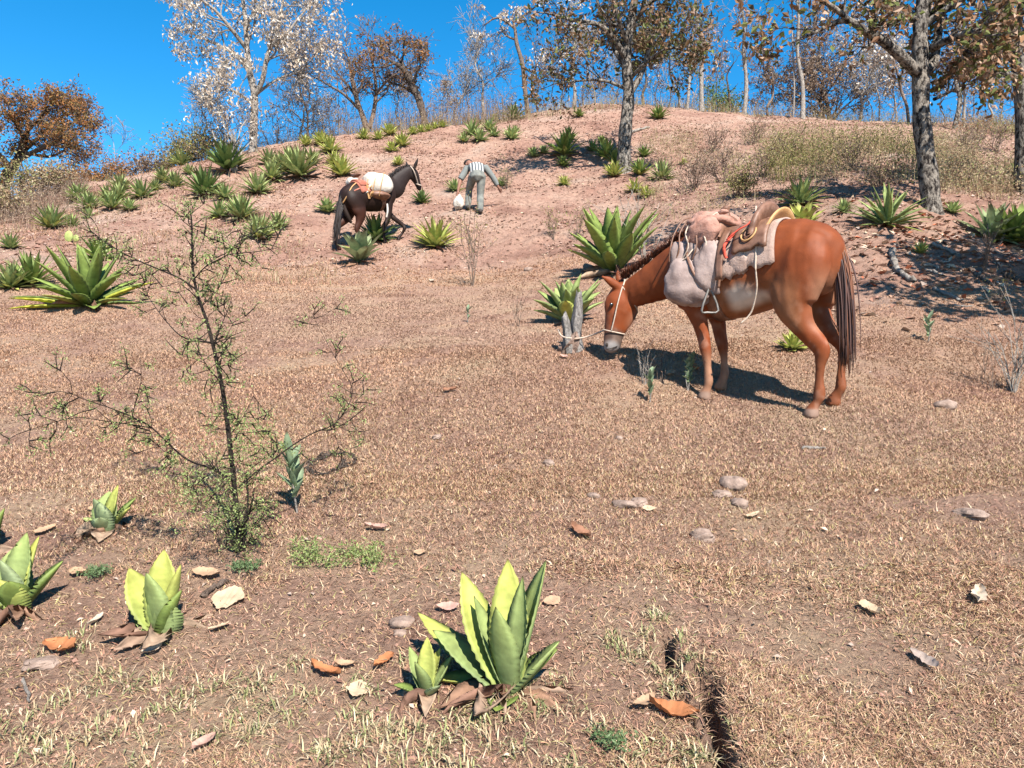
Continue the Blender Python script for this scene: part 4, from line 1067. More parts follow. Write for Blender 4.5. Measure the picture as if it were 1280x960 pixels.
def loft(mb, rings, side=(0, 1, 0), side2=None, n=18, sub=4):
    """rings: (x, y, z, radius along side, radius across)"""
    Rg = crom(rings, sub); Rg[:, 3:] = np.maximum(Rg[:, 3:], .004)
    c = Rg[:, :3]; T = np.gradient(c, axis=0); T /= np.linalg.norm(T, axis=1, keepdims=True) + 1e-9
    s0 = np.array(side, float); s1 = np.array(side2 if side2 is not None else side, float)
    t = np.linspace(0, 1, len(c))[:, None]
    S = s0 * (1 - t) + s1 * t; S = S - T * (S * T).sum(1, keepdims=True); S /= np.linalg.norm(S, axis=1, keepdims=True) + 1e-9
    U = np.cross(T, S)
    a = np.arange(n) / n * 2 * np.pi
    V = c[:, None] + Rg[:, 3][:, None, None] * np.cos(a)[None, :, None] * S[:, None] + Rg[:, 4][:, None, None] * np.sin(a)[None, :, None] * U[:, None]
    m = len(c); i = np.arange(m * n).reshape(m, n); j = np.roll(i, -1, 1)
    q = np.stack([i[:-1], i[1:], j[1:], j[:-1]], -1).reshape(-1, 4)
    e0 = c[0] - T[0] * min(Rg[0, 3:]) * .6; e1 = c[-1] + T[-1] * min(Rg[-1, 3:]) * .6
    V = np.vstack([V.reshape(-1, 3), e0, e1]); k = m * n
    f3 = np.vstack([np.stack([i[0], j[0], np.full(n, k)], -1), np.stack([j[-1], i[-1], np.full(n, k + 1)], -1)])
    mb.add(V, [q, f3])

def fuse(mb, name, voxel, smooth=5, fac=.5):
    me = mb.mesh(name); o = bpy.data.objects.new('tmp', me); COL.objects.link(o)
    r = o.modifiers.new('r', 'REMESH'); r.mode = 'VOXEL'; r.voxel_size = voxel; r.use_smooth_shade = True
    s = o.modifiers.new('s', 'SMOOTH'); s.iterations = smooth; s.factor = fac
    dg = bpy.context.evaluated_depsgraph_get()
    out = bpy.data.meshes.new_from_object(o.evaluated_get(dg)); out.name = name
    bpy.data.objects.remove(o); bpy.data.meshes.remove(me)
    for p in out.polygons: p.use_smooth = True
    return out

def coords(me):
    a = np.empty(len(me.vertices) * 3, dtype=np.float32); me.vertices.foreach_get('co', a); return a.reshape(-1, 3).astype(float)

def lump(name, c, rad, mat, parent, seed=0, amp=.12, freq=3.0, n=28, m=18, rz=0.0, squash=None, rx=0.0, pw=1.0):
    th = np.linspace(0, 2 * np.pi, n, endpoint=False); ph = np.linspace(-np.pi / 2, np.pi / 2, m)
    T, Ph = np.meshgrid(th, ph)
    sg = lambda v: np.sign(v) * np.abs(v) ** pw
    x = sg(np.cos(Ph)) * sg(np.cos(T)); y = sg(np.cos(Ph)) * sg(np.sin(T)); z = sg(np.sin(Ph))
    k = 1 + amp * (fbm((x + 5) * freq + z * 1.3, (y + 5) * freq - z * .9, seed, 3)) + amp * .6 * fbm((z + 3) * freq * 1.5, (x - y + 7) * freq, seed + 9, 2)
    V = np.stack([x * rad[0] * k, y * rad[1] * k, z * rad[2] * k], -1).reshape(-1, 3)
    if squash is not None: V = squash(V)
    M = np.array(Matrix.Rotation(rz, 3, 'Z') @ Matrix.Rotation(rx, 3, 'X'))
    V = V @ M.T + np.array(c)
    i = np.arange(m * n).reshape(m, n); j = np.roll(i, -1, 1)
    q = np.stack([i[:-1], j[:-1], j[1:], i[1:]], -1).reshape(-1, 4)
    return obj(name, np_mesh(name, V, [q], None, True), mat, parent)

def rope(name, pts, r, mat, parent=None, n=6, sub=5):
    p = crom(np.array(pts, float), sub)
    V, fs = tube(p, np.full(len(p), r), n)
    return obj(name, np_mesh(name, V, fs, None, True), mat, parent)

M_COAT = vcol('mule_coat', .6, .2, 0, nscale=9, namt=.28, bmp=.25, bdist=.004, bscale=120)
M_HAIR = vcol('mule_hair', .5, .35, 0)
M_EYE = simple('mule_eye', (.01, .008, .006), (.02, .015, .01), 5, .08, 0, spec=.8)
M_LEATHER = simple('saddle_leather', (.12, .055, .032), (.25, .13, .085), 14, .5, .4, .006)
M_TAN = simple('tan_leather', (.38, .20, .08), (.52, .30, .13), 14, .6, .3, .006)
M_CLOTH = simple('saddle_cloth', (.29, .19, .15), (.42, .30, .25), 12, .9, .6, .01, bscale=60)
M_BAG = simple('worn_canvas', (.17, .115, .10), (.36, .27, .24), 7, .8, .6, .012, bscale=18)
M_ROPE = simple('pale_rope', (.38, .29, .22), (.52, .42, .34), 60, .9, .5, .003)
M_RED = simple('red_cloth', (.50, .05, .03), (.62, .10, .06), 20, .8, .3, .005)
M_METAL = simple('worn_metal', (.10, .09, .08), (.2, .18, .16), 30, .45, .2, .002, spec=.5)
M_SACK = simple('white_sack', (.42, .37, .32), (.58, .53, .46), 7, .8, .7, .02, bscale=10)
M_REDBLANKET = simple('red_brown_blanket', (.26, .075, .045), (.36, .14, .10), 12, .9, .5, .01)

TRUNK = [(-.12, 1.05, .09, .15), (-.05, 1.07, .19, .225), (.08, 1.11, .25, .285), (.24, 1.125, .262, .31), (.42, 1.10, .262, .315), (.60, 1.065, .275, .325), (.80, 1.065, .262, .335), (.97, 1.11, .215, .32), (1.10, 1.10, .165, .25), (1.19, 1.07, .10, .15)]
def trunk_at(X):
    A = np.array(TRUNK); return [float(np.interp(X, A[:, 0], A[:, k])) for k in (1, 2, 3)]

class Mule:
    def __init__(s, org, rz, pitch=0.0, scale=1.0):
        s.org = Vector(org); s.rz = rz; s.pitch = pitch; s.sc = scale
        s.c, s.s = math.cos(rz), math.sin(rz)
    def T(s, p):                                        # tilt of the trunk on a steep slope
        x, y, z = p; dx, dz = x - .05, z - 1.05
        return (.05 + dx * math.cos(s.pitch) - dz * math.sin(s.pitch), y, 1.05 + dx * math.sin(s.pitch) + dz * math.cos(s.pitch))
    def px(s, u, v, Y):                                 # world point -> animal's own frame
        p = Vector(P(u, v, Y)) - s.org
        return ((p.x * s.c + p.y * s.s) / s.sc, (-p.x * s.s + p.y * s.c) / s.sc, p.z / s.sc)
    def dirl(s, d):
        return (d[0] * s.c + d[1] * s.s, -d[0] * s.s + d[1] * s.c, d[2])
    def ground_z(s, X, Yl):
        w = s.org + Vector(((X * s.c - Yl * s.s) * s.sc, (X * s.s + Yl * s.c) * s.sc, 0))
        return (float(H(w.x, w.y)) - s.org.z) / s.sc
    def shell(s, X, th, off):
        cz, w, h = trunk_at(X)
        return s.T((X, (w + off) * math.sin(th), cz + (h + off) * math.cos(th)))
    def patch(s, name, x0, x1, t0, t1, off, mat, parent, nx=14, nt=18, thick=.012, wav=.012, seed=0, edge=0.0, slant=0.0):
        X = np.linspace(x0, x1, nx); TH = np.linspace(t0, t1, nt); top = []; bot = []
        g = random.Random(seed); ej = [g.uniform(-edge, edge) for _ in range(nx)]
        for i, x in enumerate(X):
            for j, t in enumerate(TH):
                tt = t + ej[i] * abs(j / (nt - 1) * 2 - 1) ** 3
                xx = x + slant * (math.cos(tt) - 1)
                o = off + wav * math.sin(7 * xx * 3 + seed + 2.3 * tt) * math.sin(3 * tt + seed)
                top.append(s.shell(xx, tt, o)); bot.append(s.shell(xx, tt, o - thick))
        n = nx * nt; i = np.arange(n).reshape(nx, nt)
        q = np.stack([i[:-1, :-1], i[:-1, 1:], i[1:, 1:], i[1:, :-1]], -1).reshape(-1, 4)
        rim = np.concatenate([i[0, :], i[1:, -1], i[-1, -2::-1], i[-2:0:-1, 0]])
        rq = np.stack([rim, np.roll(rim, -1), np.roll(rim, -1) + n, rim + n], -1)
        return obj(name, np_mesh(name, np.array(top + bot), [q, q[:, ::-1] + n, rq[:, ::-1]], None, True), mat, parent)

def leg(mb, rings, mu, foot):
    """rings (X, Z, Y, fore-aft radius, side radius) from the top down; the sole is brought to the ground under it"""
    gz = mu.ground_z(rings[-1][0], rings[-1][2]) + foot
    zt, zb = rings[0][1], rings[-1][1]
    out = []
    for (X, Z, Y, ra, rb) in rings:
        k = (zt - Z) / (zt - zb)
        out.append((X, Y, Z + k * (gz - zb), rb, ra))
    loft(mb, out, (0, 1, 0), n=14, sub=4)
    return gz

def strands(roots, dirs, lens, r, cols, drop, seed, seg=7, sway=.05, n=4):
    g = random.Random(seed); mb = MB()
    for p, d, L, c in zip(roots, dirs, lens, cols):
        p = Vector(p); dd = Vector(d).normalized(); pts = [p.copy()]
        sw = Vector((g.gauss(0, sway), g.gauss(0, sway), 0))
        for k in range(seg):
            dd = (dd + Vector((0, 0, -drop)) + sw * .3).normalized(); p = p + dd * (L / seg); pts.append(p.copy())
        add_tube(mb, [np.array(q) for q in pts], [r * (1 - .75 * (k / seg) ** 2) for k in range(seg + 1)], n, c)
    return mb

# ------------------------------------------------------------------ the chestnut mule grazing under a saddle
A1 = R(44)
_o = Vector((2.201, 5.4935, 0)); _o.z = float(H(2.11, 5.4)) - .0
mu1 = Mule(_o, math.atan2(math.sin(A1), -math.cos(A1)))
def build_body(mu, neck, neck_s2, head, head_side, ears, legs, voxel, name):
    mb = MB()
    loft(mb, [(*mu.T((X, 0, Z)), w, h) for X, Z, w, h in TRUNK], (0, 1, 0), n=24)
    for sgn in (1, -1):                                  # haunches and shoulders
        loft(mb, [(*mu.T((.02, sgn * .10, 1.26)), .09, .12), (*mu.T((.06, sgn * .15, 1.12)), .125, .19), (*mu.T((.10, sgn * .165, .95)), .11, .185), (*mu.T((.12, sgn * .165, .82)), .09, .15)], (0, 1, 0))
        loft(mb, [(*mu.T((.93, sgn * .09, 1.33)), .06, .10), (*mu.T((1.0, sgn * .15, 1.15)), .075, .14), (*mu.T((1.02, sgn * .16, 1.0)), .08, .14), (*mu.T((.96, sgn * .15, .88)), .07, .11)], (0, 1, 0))
    loft(mb, neck, (0, 1, 0), tuple(-q for q in neck_s2), n=18)
    loft(mb, head, head_side, n=18)
    for e in ears: loft(mb, e, head_side, n=10)
    gz = [leg(mb, L, mu, 0.0) for L in legs]
    me = fuse(mb, name, voxel, 4, .5)
    return me, gz

S1 = mu1.dirl((0, 1, 0))
Yh = 6.72
neck1 = [(*mu1.px(u, v, Y), ra, rb) for u, v, Y, ra, rb in [(893, 324, 6.12, .15, .265), (872, 329, 6.22, .135, .255), (852, 336, 6.33, .118, .225), (827, 348, 6.46, .10, .185), (806, 359, 6.58, .09, .15), (790, 366, 6.68, .082, .125), (783, 369, 6.71, .072, .10)]]
head1 = [(*mu1.px(u, v, Yh + dy), ra, rb) for u, v, dy, ra, rb in [(781, 355, 0, .06, .07), (779, 366, 0, .085, .115), (777, 379, 0, .095, .142), (775, 392, 0, .088, .138), (771, 405, 0, .07, .112), (767.5, 417, 0, .058, .088), (766, 426, 0, .058, .080), (765.5, 434, 0, .055, .074), (766, 439, 0, .04, .05)]]
ears1 = [[(*mu1.px(u, v, Yh + dy), ra, rb) for u, v, dy, ra, rb in E_] for E_ in (
    [(776, 360, -.05, .03, .03), (768, 355, -.06, .028, .042), (760, 350, -.07, .022, .032), (752, 345.5, -.08, .012, .012)],
    [(778, 357, .05, .03, .03), (775, 350, .06, .026, .038), (773, 344, .07, .02, .03), (772, 338, .08, .012, .012)])]
def hind(dx, sg, fx, flex=0.0):
    return [(.12, 1.02, sg * .13, .20, .11), (.135, .88, sg * .165, .175, .105), (.13, .76, sg * .165, .13, .09), (.06 + dx * .4, .62, sg * .15, .082, .064), (-.035 + dx * .8, .50, sg * .14, .066, .046),
            (-.055 + dx, .44, sg * .135, .056, .042), (-.045 + dx, .36, sg * .135, .037, .031), (-.035 + dx, .25, sg * .13, .031, .027), (-.035 + dx, .145, sg * .13, .041, .036), (-.02 + dx, .105, sg * .13, .034, .032), (.005 + fx, .065, sg * .13, .040, .038), (.015 + fx, .04, sg * .13, .05, .046), (.025 + fx, 0, sg * .13, .058, .052)]
def fore(dx, sg, k=0.0):
    return [(1.0, 1.02, sg * .13, .13, .08), (.945, .86, sg * .145, .10, .072), (.905 + dx * .3, .72, sg * .135, .068, .056), (.885 + dx * .6, .60, sg * .125, .054, .046), (.875 + dx + k, .50, sg * .12, .047, .043), (.865 + dx + k, .44, sg * .12, .036, .034), (.858 + dx, .36, sg * .118, .030, .027), (.852 + dx, .265, sg * .115, .038, .034), (.862 + dx, .225, sg * .115, .033, .031), (.875 + dx, .185, sg * .115, .04, .038), (.882 + dx, .165, sg * .115, .048, .045), (.892 + dx, .13, sg * .115, .055, .051)]
legs1 = [hind(0, 1, 0), hind(-.05, -1, -.05), fore(-.02, 1), fore(-.03, -1)]
body1, gz1 = build_body(mu1, neck1, S1, head1, S1, ears1, legs1, .0135, 'chestnut_body')
def roughen(me, amp):
    V = coords(me); N = np.empty(len(me.vertices) * 3, dtype=np.float32); me.vertices.foreach_get('normal', N); N = N.reshape(-1, 3)
    d = amp * (fbm(V[:, 0] * 11 + V[:, 1] * 5, V[:, 2] * 9 - V[:, 1] * 6, 61, 2) + .8 * fbm(V[:, 0] * 26 + 3, V[:, 2] * 8 + V[:, 1] * 9, 62, 1) * sstep(.75, .95, V[:, 2]))
    V = V + N * d[:, None]; me.vertices.foreach_set('co', V.astype(np.float32).ravel()); me.update()
roughen(body1, .0045)
V = coords(body1)
def coat1(V, gz):
    n = len(V); X, Yl, Z = V.T
    C = np.tile(np.array((.215, .048, .0115)), (n, 1))
    def blend(mask, col):
        nonlocal C
        m = np.clip(mask, 0, 1)[:, None]; C = C * (1 - m) + np.array(col) * m
    ns = fbm(X * 4 + 9, Z * 4 + Yl * 3, 5)
    blend(.55 * sstep(.95, 1.2, Z + .1 * ns) * sstep(.35, .05, np.abs(Yl)), (.19, .05, .015))                       # darker top line
    blend(.75 * sstep(1.05, .85, Z + .05 * ns) * sstep(.0, .12, X) * sstep(.85, .7, X) * sstep(.72, .76, Z + .15), (.30, .125, .055))
    blend(.95 * sstep(.93, .80, Z + .10 * ns + .25 * (.45 - X)) * sstep(.22 + .06 * 0, .30, X + .08 * ns) * sstep(.66, .56, X) * sstep(.08, .18, Yl), (.74, .62, .52))  # pale flank
    blend(.7 * sstep(1.1, .8, Z) * sstep(.04, -.09, X - .02 * ns) * sstep(.55, .65, Z), (.42, .24, .15))              # pale back of the thigh
    blend(.8 * sstep(.52, .38, Z) * (X > .6) * (X < 1.15), (.36, .19, .115))                                         # pale fore cannons
    blend(.6 * sstep(.50, .36, Z) * (X < .45), (.20, .07, .03))
    blend(1.0 * sstep(.065, .045, np.where(X < .45, Z - gz[0], Z - gz[2])) * (X < 1.3), (.27, .17, .125))              # hooves
    hm = np.array(mu1.px(766, 431, Yh)); d = np.linalg.norm(V - hm, axis=1)
    blend(sstep(.17, .11, d), (.10, .065, .05)); blend((.75 + .4 * ns) * sstep(.105, .05, np.linalg.norm(V - np.array(mu1.px(763, 437, Yh - .04)), axis=1)), (.34, .32, .31))
    hd_ = np.array(mu1.px(755, 405, Yh)); blend(.7 * sstep(.12, .03, np.linalg.norm((V - hd_) * np.array([1, 1, .45]), axis=1)), (.09, .03, .015)); hn = np.array(mu1.px(793, 402, Yh)); blend(.6 * sstep(.14, .04, np.linalg.norm(V - hn, axis=1)), (.42, .20, .12))
    n2 = fbm(X * 15 + Yl * 9, Z * 15 - Yl * 7, 6, 3)
    dust = np.clip(.35 * sstep(.05, .7, n2) * sstep(1.1, .5, Z), 0, 1)[:, None]
    C = C * (1 - dust) + np.array((.40, .25, .18)) * dust
    return C * (1 + .14 * ns[:, None] + .12 * n2[:, None])
set_col(body1, coat1(V, gz1))
m1 = tag(empty('mule', mu1.org, mu1.rz), 'chestnut mule grazing with its head down, carrying a worn saddle and bags', 'mule')
bd1 = obj('body', body1, M_COAT, m1)
for dy in (-.078,):
    e = mu1.px(764.5, 381, Yh + dy); lump('eye', e, (.017, .017, .019), M_EYE, bd1, amp=0, n=12, m=8)
e = mu1.px(766, 381, Yh + .085); lump('eye', e, (.017, .017, .019), M_EYE, bd1, amp=0, n=12, m=8)
for dy in (-.045, .045):
    e = mu1.px(758.5, 431, Yh + dy); lump('nostril', e, (.012, .012, .017), simple('nostril', (.02, .012, .01), (.03, .02, .015), 5, .8, 0) if dy < 0 else bpy.data.materials['nostril'], bd1, amp=0, n=10, m=6)
rope('mouth', [mu1.px(757, 436.5, Yh - .045), mu1.px(764, 435.5, Yh - .058), mu1.px(772, 432.5, Yh - .056)], .0035, bpy.data.materials['nostril'], bd1)
# mane: short upright hair along the crest
g = random.Random(4)
crest = crom(np.array([mu1.px(*q) for q in [(866, 293, 6.28), (848, 301, 6.36), (825, 317, 6.47), (803, 333, 6.59), (786, 345, 6.68), (779, 349, 6.72)]]), 30)
rt, dr, ln, cs = [], [], [], []
for k in range(620):
    p = crest[g.randrange(len(crest))] + np.array([g.gauss(0, .006), g.gauss(0, .016), .008 + g.gauss(0, .006)])
    rt.append(p); dr.append((g.uniform(-.6, .1), g.uniform(-.3, .8), 1.0)); ln.append(g.uniform(.05, .10)); cs.append(np.array((.10, .032, .015)) * g.uniform(.4, 1.3))
obj('mane', strands(rt, dr, ln, .0042, cs, .22, 5, 4).mesh('mane', True), M_HAIR, m1)
# tail
rt, dr, ln, cs = [], [], [], []
th = np.array(mu1.T((-.10, 0, 1.20)))
for k in range(340):
    rt.append(th + np.array([g.uniform(-.02, .03), g.uniform(-.032, .032), g.uniform(-.14, .06)])); dr.append((-.30 + g.gauss(0, .05), g.gauss(0, .06), -.5 + g.gauss(0, .1)))
    ln.append(g.uniform(.5, .80)); t = g.random()
    cs.append(np.array((.085, .042, .034)) * g.uniform(.35, 1.1) if t < .75 else np.array((.20, .075, .035)) * g.uniform(.5, 1))
obj('tail', strands(rt, dr, ln, .0062, cs, .5, 6, 10, .012).mesh('tail', True), M_HAIR, m1)
dk = MB(); loft(dk, [(*mu1.T((-.05, 0, 1.27)), .05, .05), (*mu1.T((-.115, 0, 1.20)), .042, .04), (*mu1.T((-.145, 0, 1.08)), .036, .032), (*mu1.T((-.15, 0, .92)), .025, .022)], (0, 1, 0), n=10)
dkm = dk.mesh('tail_dock', True); set_col(dkm, np.tile(np.array((.22, .075, .028)), (len(dkm.vertices), 1))); obj('tail_dock', dkm, M_COAT, m1)

# halter and tether
hl = tag(empty('halter', mu1.org, mu1.rz), 'pale rope halter on the head of the chestnut mule', 'halter')
def ring_px(v, u, r_u, r_y, tilt=0):
    return [mu1.px(u + r_u * math.cos(a), v + tilt * math.cos(a), Yh + r_y * math.sin(a)) for a in np.linspace(0, 2 * math.pi, 17)]
rope('noseband', ring_px(415, 767.5, 13.6, .070, 3), .006, M_ROPE, hl)
for sg in (-1, 1):
    rope('cheek_strap', [mu1.px(781, 352, Yh + sg * .05), mu1.px(777, 362, Yh + sg * .088), mu1.px(772, 380, Yh + sg * .105), mu1.px(768, 398, Yh + sg * .092), mu1.px(764, 414, Yh + sg * .068)], .006, M_ROPE, hl)
    rope('jaw_strap', [mu1.px(778, 358, Yh + sg * .08), mu1.px(790, 376, Yh + sg * .095), mu1.px(796, 386, Yh + sg * .06), mu1.px(797, 391, Yh)], .005, M_ROPE, hl)
rope('crown_strap', [mu1.px(779, 357, Yh - .085), mu1.px(781, 350.5, Yh - .05), mu1.px(781, 348.5, Yh), mu1.px(781, 350.5, Yh + .05), mu1.px(779, 357, Yh + .085)], .007, M_ROPE, hl)
rope('chin_strap', [mu1.px(796, 391, Yh - .03), mu1.px(791, 404, Yh - .05), mu1.px(783, 414, Yh - .066)], .005, M_LEATHER, hl)

# saddle cloth, saddle, bags
pad = tag(mu1.patch('saddle_cloth', .25, .82, -1.75, 1.72, .016, M_CLOTH, None, 18, 30, .014, .006, 3, .10, .02), 'pinkish tan cloth under the saddle of the chestnut mule', 'saddle cloth')
pad.location = mu1.org; pad.rotation_euler = (0, 0, mu1.rz)
sd = tag(empty('saddle', mu1.org, mu1.rz), 'worn brown leather saddle with a tooled swirl on the back of the chestnut mule', 'saddle')
mu1.patch('seat', .36, .72, -.75, .75, .045, M_LEATHER, sd, 12, 16, .03, .004, 1, .03)
skl = mu1.patch('skirt', .30, .56, .45, 1.28, .05, M_LEATHER, sd, 10, 12, .02, .006, 2, .04, .03)
mu1.patch('skirt', .30, .56, -1.28, -.45, .05, M_LEATHER, sd, 10, 12, .02, .006, 2, .04, .03)
def arch(name, X, th, h0, h1, thick, mat, lean, wtop):
    mb = MB(); A = np.linspace(-th, th, 21); inn = []; out = []
    pts = []
    for a in A:
        k = math.cos(a / th * math.pi / 2) ** .6
        p0 = np.array(mu1.shell(X, a, .02)); p1 = np.array(mu1.shell(X - lean * k, a, h0 + (h1 - h0) * k))
        pts.append((p0, p1))
    ring = []
    for p0, p1 in pts:
        c = (p0 + p1) / 2; 
        ring.append((*c, np.linalg.norm(p1 - p0) / 2 + .012, thick))
    rr = np.array(ring); V = []
    n = 10
    for (p0, p1), rg in zip(pts, ring):
        d = p1 - p0; L = np.linalg.norm(d); d /= L
        f = np.array([1.0, 0, 0]) - d * d[0]; f /= np.linalg.norm(f)
        for q in range(n):
            t = q / n * 2 * math.pi
            V.append((p0 + p1) / 2 + d * (L / 2 + .01) * math.cos(t) + f * (thick + wtop * max(0, math.cos(t))) * math.sin(t))
    m = len(pts); i = np.arange(m * n).reshape(m, n); j = np.roll(i, -1, 1)
    return obj(name, np_mesh(name, np.array(V), [np.stack([i[:-1], j[:-1], j[1:], i[1:]], -1).reshape(-1, 4), i[:1], i[-1:, ::-1]], None, True), mat, sd)
arch('cantle', .42, .95, .05, .155, .024, M_LEATHER, .05, .012)
arch('rear_rim', .32, .85, .035, .085, .012, M_TAN, .06, .004)
arch('fork', .70, .8, .05, .13, .03, M_LEATHER, -.02, .01)
hb = MB(); z0 = trunk_at(.72)
loft(hb, [(.72, 0, z0[0] + z0[2] + .08, .028, .028), (.74, 0, z0[0] + z0[2] + .16, .022, .022), (.75, 0, z0[0] + z0[2] + .19, .035, .035), (.755, 0, z0[0] + z0[2] + .205, .03, .03)], (0, 1, 0), n=12)
obj('horn', hb.mesh('horn', True), M_LEATHER, sd)
for rr_, tr in ((.055, .007), (.03, .006)):                # the tooled swirl
    ring = []
    for a in np.linspace(0, 2 * math.pi, 25):
        X = .43 + rr_ * math.cos(a); tt = .92 + rr_ * math.sin(a) / .30
        ring.append(mu1.shell(X, tt, .058))
    rope('tooled_ring', ring, tr, M_TAN if rr_ > .04 else M_LEATHER, skl, 6, 1)
mu1.patch('girth', .70, .80, 1.2, 5.08, .012, M_LEATHER, sd, 4, 30, .008, 0, 5)
mu1.patch('stirrup_strap', .60, .66, .6, 1.75, .06, M_LEATHER, sd, 4, 14, .008, 0, 5)
st = [mu1.px(u, v, 5.78) for u, v in ((886, 361), (877, 388), (884, 390.5), (898, 388), (888, 361), (886, 361))]
rope('stirrup', st, .008, M_METAL, sd, 6, 3)
rope('stirrup_leather', [mu1.px(897, 330, 5.84), mu1.px(892, 345, 5.80), mu1.px(887, 362, 5.78)], .012, M_LEATHER, sd)
lump('torn_padding', mu1.px(921, 326, 5.66), (.09, .02, .10), M_CLOTH, sd, 31, .35, 3.2, rz=0)
rope('red_ribbon', [mu1.px(917, 292, 5.70), mu1.px(908, 303, 5.68), mu1.px(905, 309, 5.67), mu1.px(906, 318, 5.68), mu1.px(908, 323, 5.68)], .012, M_RED, sd)
rope('saddle_string', [mu1.px(945, 258, 5.78), mu1.px(944, 280, 5.62), mu1.px(945, 305, 5.56), mu1.px(944.5, 335, 5.53), mu1.px(946, 360, 5.55), mu1.px(941, 385, 5.60), mu1.px(935, 396, 5.62), mu1.px(926, 404, 5.63)], .0065, M_ROPE, sd)
rope('saddle_string', [mu1.px(946, 268, 5.66), mu1.px(935, 280, 5.60), mu1.px(922, 288, 5.62), mu1.px(908, 300, 5.66)], .006, M_RED, sd)

sb = tag(empty('saddlebag', mu1.org, mu1.rz), 'worn grey canvas saddlebags hanging at the shoulder of the chestnut mule', 'saddlebag')
def bagshape(V):
    z = V[:, 2]; V = V.copy(); k = 1 + .28 * sstep(.15, -.2, z) - .12 * sstep(.0, .25, z)
    V[:, 0] *= k; V[:, 1] *= k; return V
S1v = Vector(S1)
rzb = math.atan2(-mu1.s, mu1.c) * 0 - mu1.rz         # bags hang square to the view of the road, not to the ribs
pch = lump('pouch', mu1.px(861, 352, 5.93), (.165, .10, .185), M_BAG, sb, 11, .15, 2.3, 44, 28, rz=-mu1.rz + R(-25), squash=bagshape, pw=.85)
lump('pouch', mu1.px(888, 333, 5.83), (.115, .085, .20), M_BAG, sb, 14, .15, 2.3, 44, 28, rz=-mu1.rz + R(-25), squash=bagshape, pw=.85)
lump('flap', mu1.px(851, 322, 6.0), (.085, .06, .13), M_BAG, pch, 17, .16, 2.0, 30, 18, rz=-mu1.rz + R(-25), pw=.8)
lump('flap', mu1.px(870, 318, 5.92), (.07, .05, .12), M_BAG, pch, 18, .2, 2.2, 30, 18, rz=-mu1.rz + R(-25), pw=.8)
lump('far_pouch', (.90, -.37, 1.05), (.17, .09, .2), M_BAG, sb, 19, .1, 1.6, pw=.85)
rope('strap', [mu1.px(862, 300, 6.05), mu1.px(858, 315, 5.92), mu1.px(864, 335, 5.82), mu1.px(872, 350, 5.80)], .011, M_LEATHER, sb)
rope('strap', [mu1.px(848, 330, 5.94), mu1.px(858, 322, 5.88), mu1.px(866, 312, 5.88), mu1.px(876, 304, 5.9)], .006, M_ROPE, sb)
rope('strap', [mu1.px(905, 312, 5.74), mu1.px(901, 335, 5.72), mu1.px(898, 360, 5.74)], .011, M_LEATHER, sb)
cr = tag(empty('blanket_roll', mu1.org, mu1.rz), 'crumpled reddish brown coat bundled in front of the saddle of the chestnut mule', 'coat')
M_COATC = simple('brown_coat', (.26, .12, .085), (.42, .235, .18), 10, .9, .8, .02, bscale=14)
lump('roll', (.84, .02, 1.475), (.17, .24, .085), M_COATC, cr, 23, .30, 2.2, 40, 24, pw=.85)
lump('sleeve', (.80, .24, 1.37), (.14, .07, .13), M_COATC, cr, 26, .30, 2.4, 34, 20)
lump('sleeve', (.92, .20, 1.30), (.08, .05, .13), M_COATC, cr, 27, .30, 2.4, 30, 18)
lump('cuff', (.72, .10, 1.545), (.045, .03, .02), M_COATC, cr, 29, .3, 3, 20, 12)
for k in range(6):
    x0 = .74 + .05 * k
    rope('cord', [(x0, .02 - .02 * k, 1.555), (x0 + .02, .16, 1.525), (x0 + .05, .27, 1.40), (x0 + .03 * (k % 3), .315, 1.27), (x0 + .07, .31, 1.17)], .006, M_LEATHER if k % 3 else M_ROPE, cr)

# ------------------------------------------------------------------ the dark pack mule walking uphill
A2 = R(44)
b = P(435, 321, 15.35); zg = float(H(b[0], b[1]))
mu2 = Mule((b[0], b[1], zg), A2, pitch=R(19), scale=.93)
S2 = mu2.dirl((.62, -.78, 0))
neck2 = [(*mu2.T((.88, 0, 1.15)), .17, .26), (*mu2.T((1.02, 0, 1.19)), .15, .26)] + [(*mu2.px(u, v, Y), ra, rb) for u, v, Y, ra, rb in [(493, 234, 16.1, .13, .25), (499, 226, 16.18, .11, .205), (506, 218.5, 16.25, .092, .16), (512, 213, 16.3, .078, .12)]]
head2 = [(*mu2.px(u, v, Y), ra, rb) for u, v, Y, ra, rb in [(509, 211, 16.25, .06, .07), (513, 213.5, 16.3, .08, .115), (516, 217, 16.34, .088, .135), (518.5, 221.5, 16.38, .082, .12), (521, 227, 16.42, .064, .09), (523, 232, 16.45, .055, .072), (524, 235.5, 16.46, .05, .06), (524.5, 237.5, 16.46, .035, .04)]]
ears2 = [[(*mu2.px(*q[:3]), *q[3:]) for q in E_] for E_ in ([(517, 212, 16.25, .03, .03), (519.5, 206, 16.24, .028, .046), (521, 202, 16.23, .024, .036), (522.5, 197.5, 16.22, .012, .012)], [(511, 211, 16.42, .03, .03), (509.5, 207.5, 16.46, .028, .042), (508.5, 205, 16.48, .024, .034), (507.5, 201.5, 16.5, .012, .012)])]
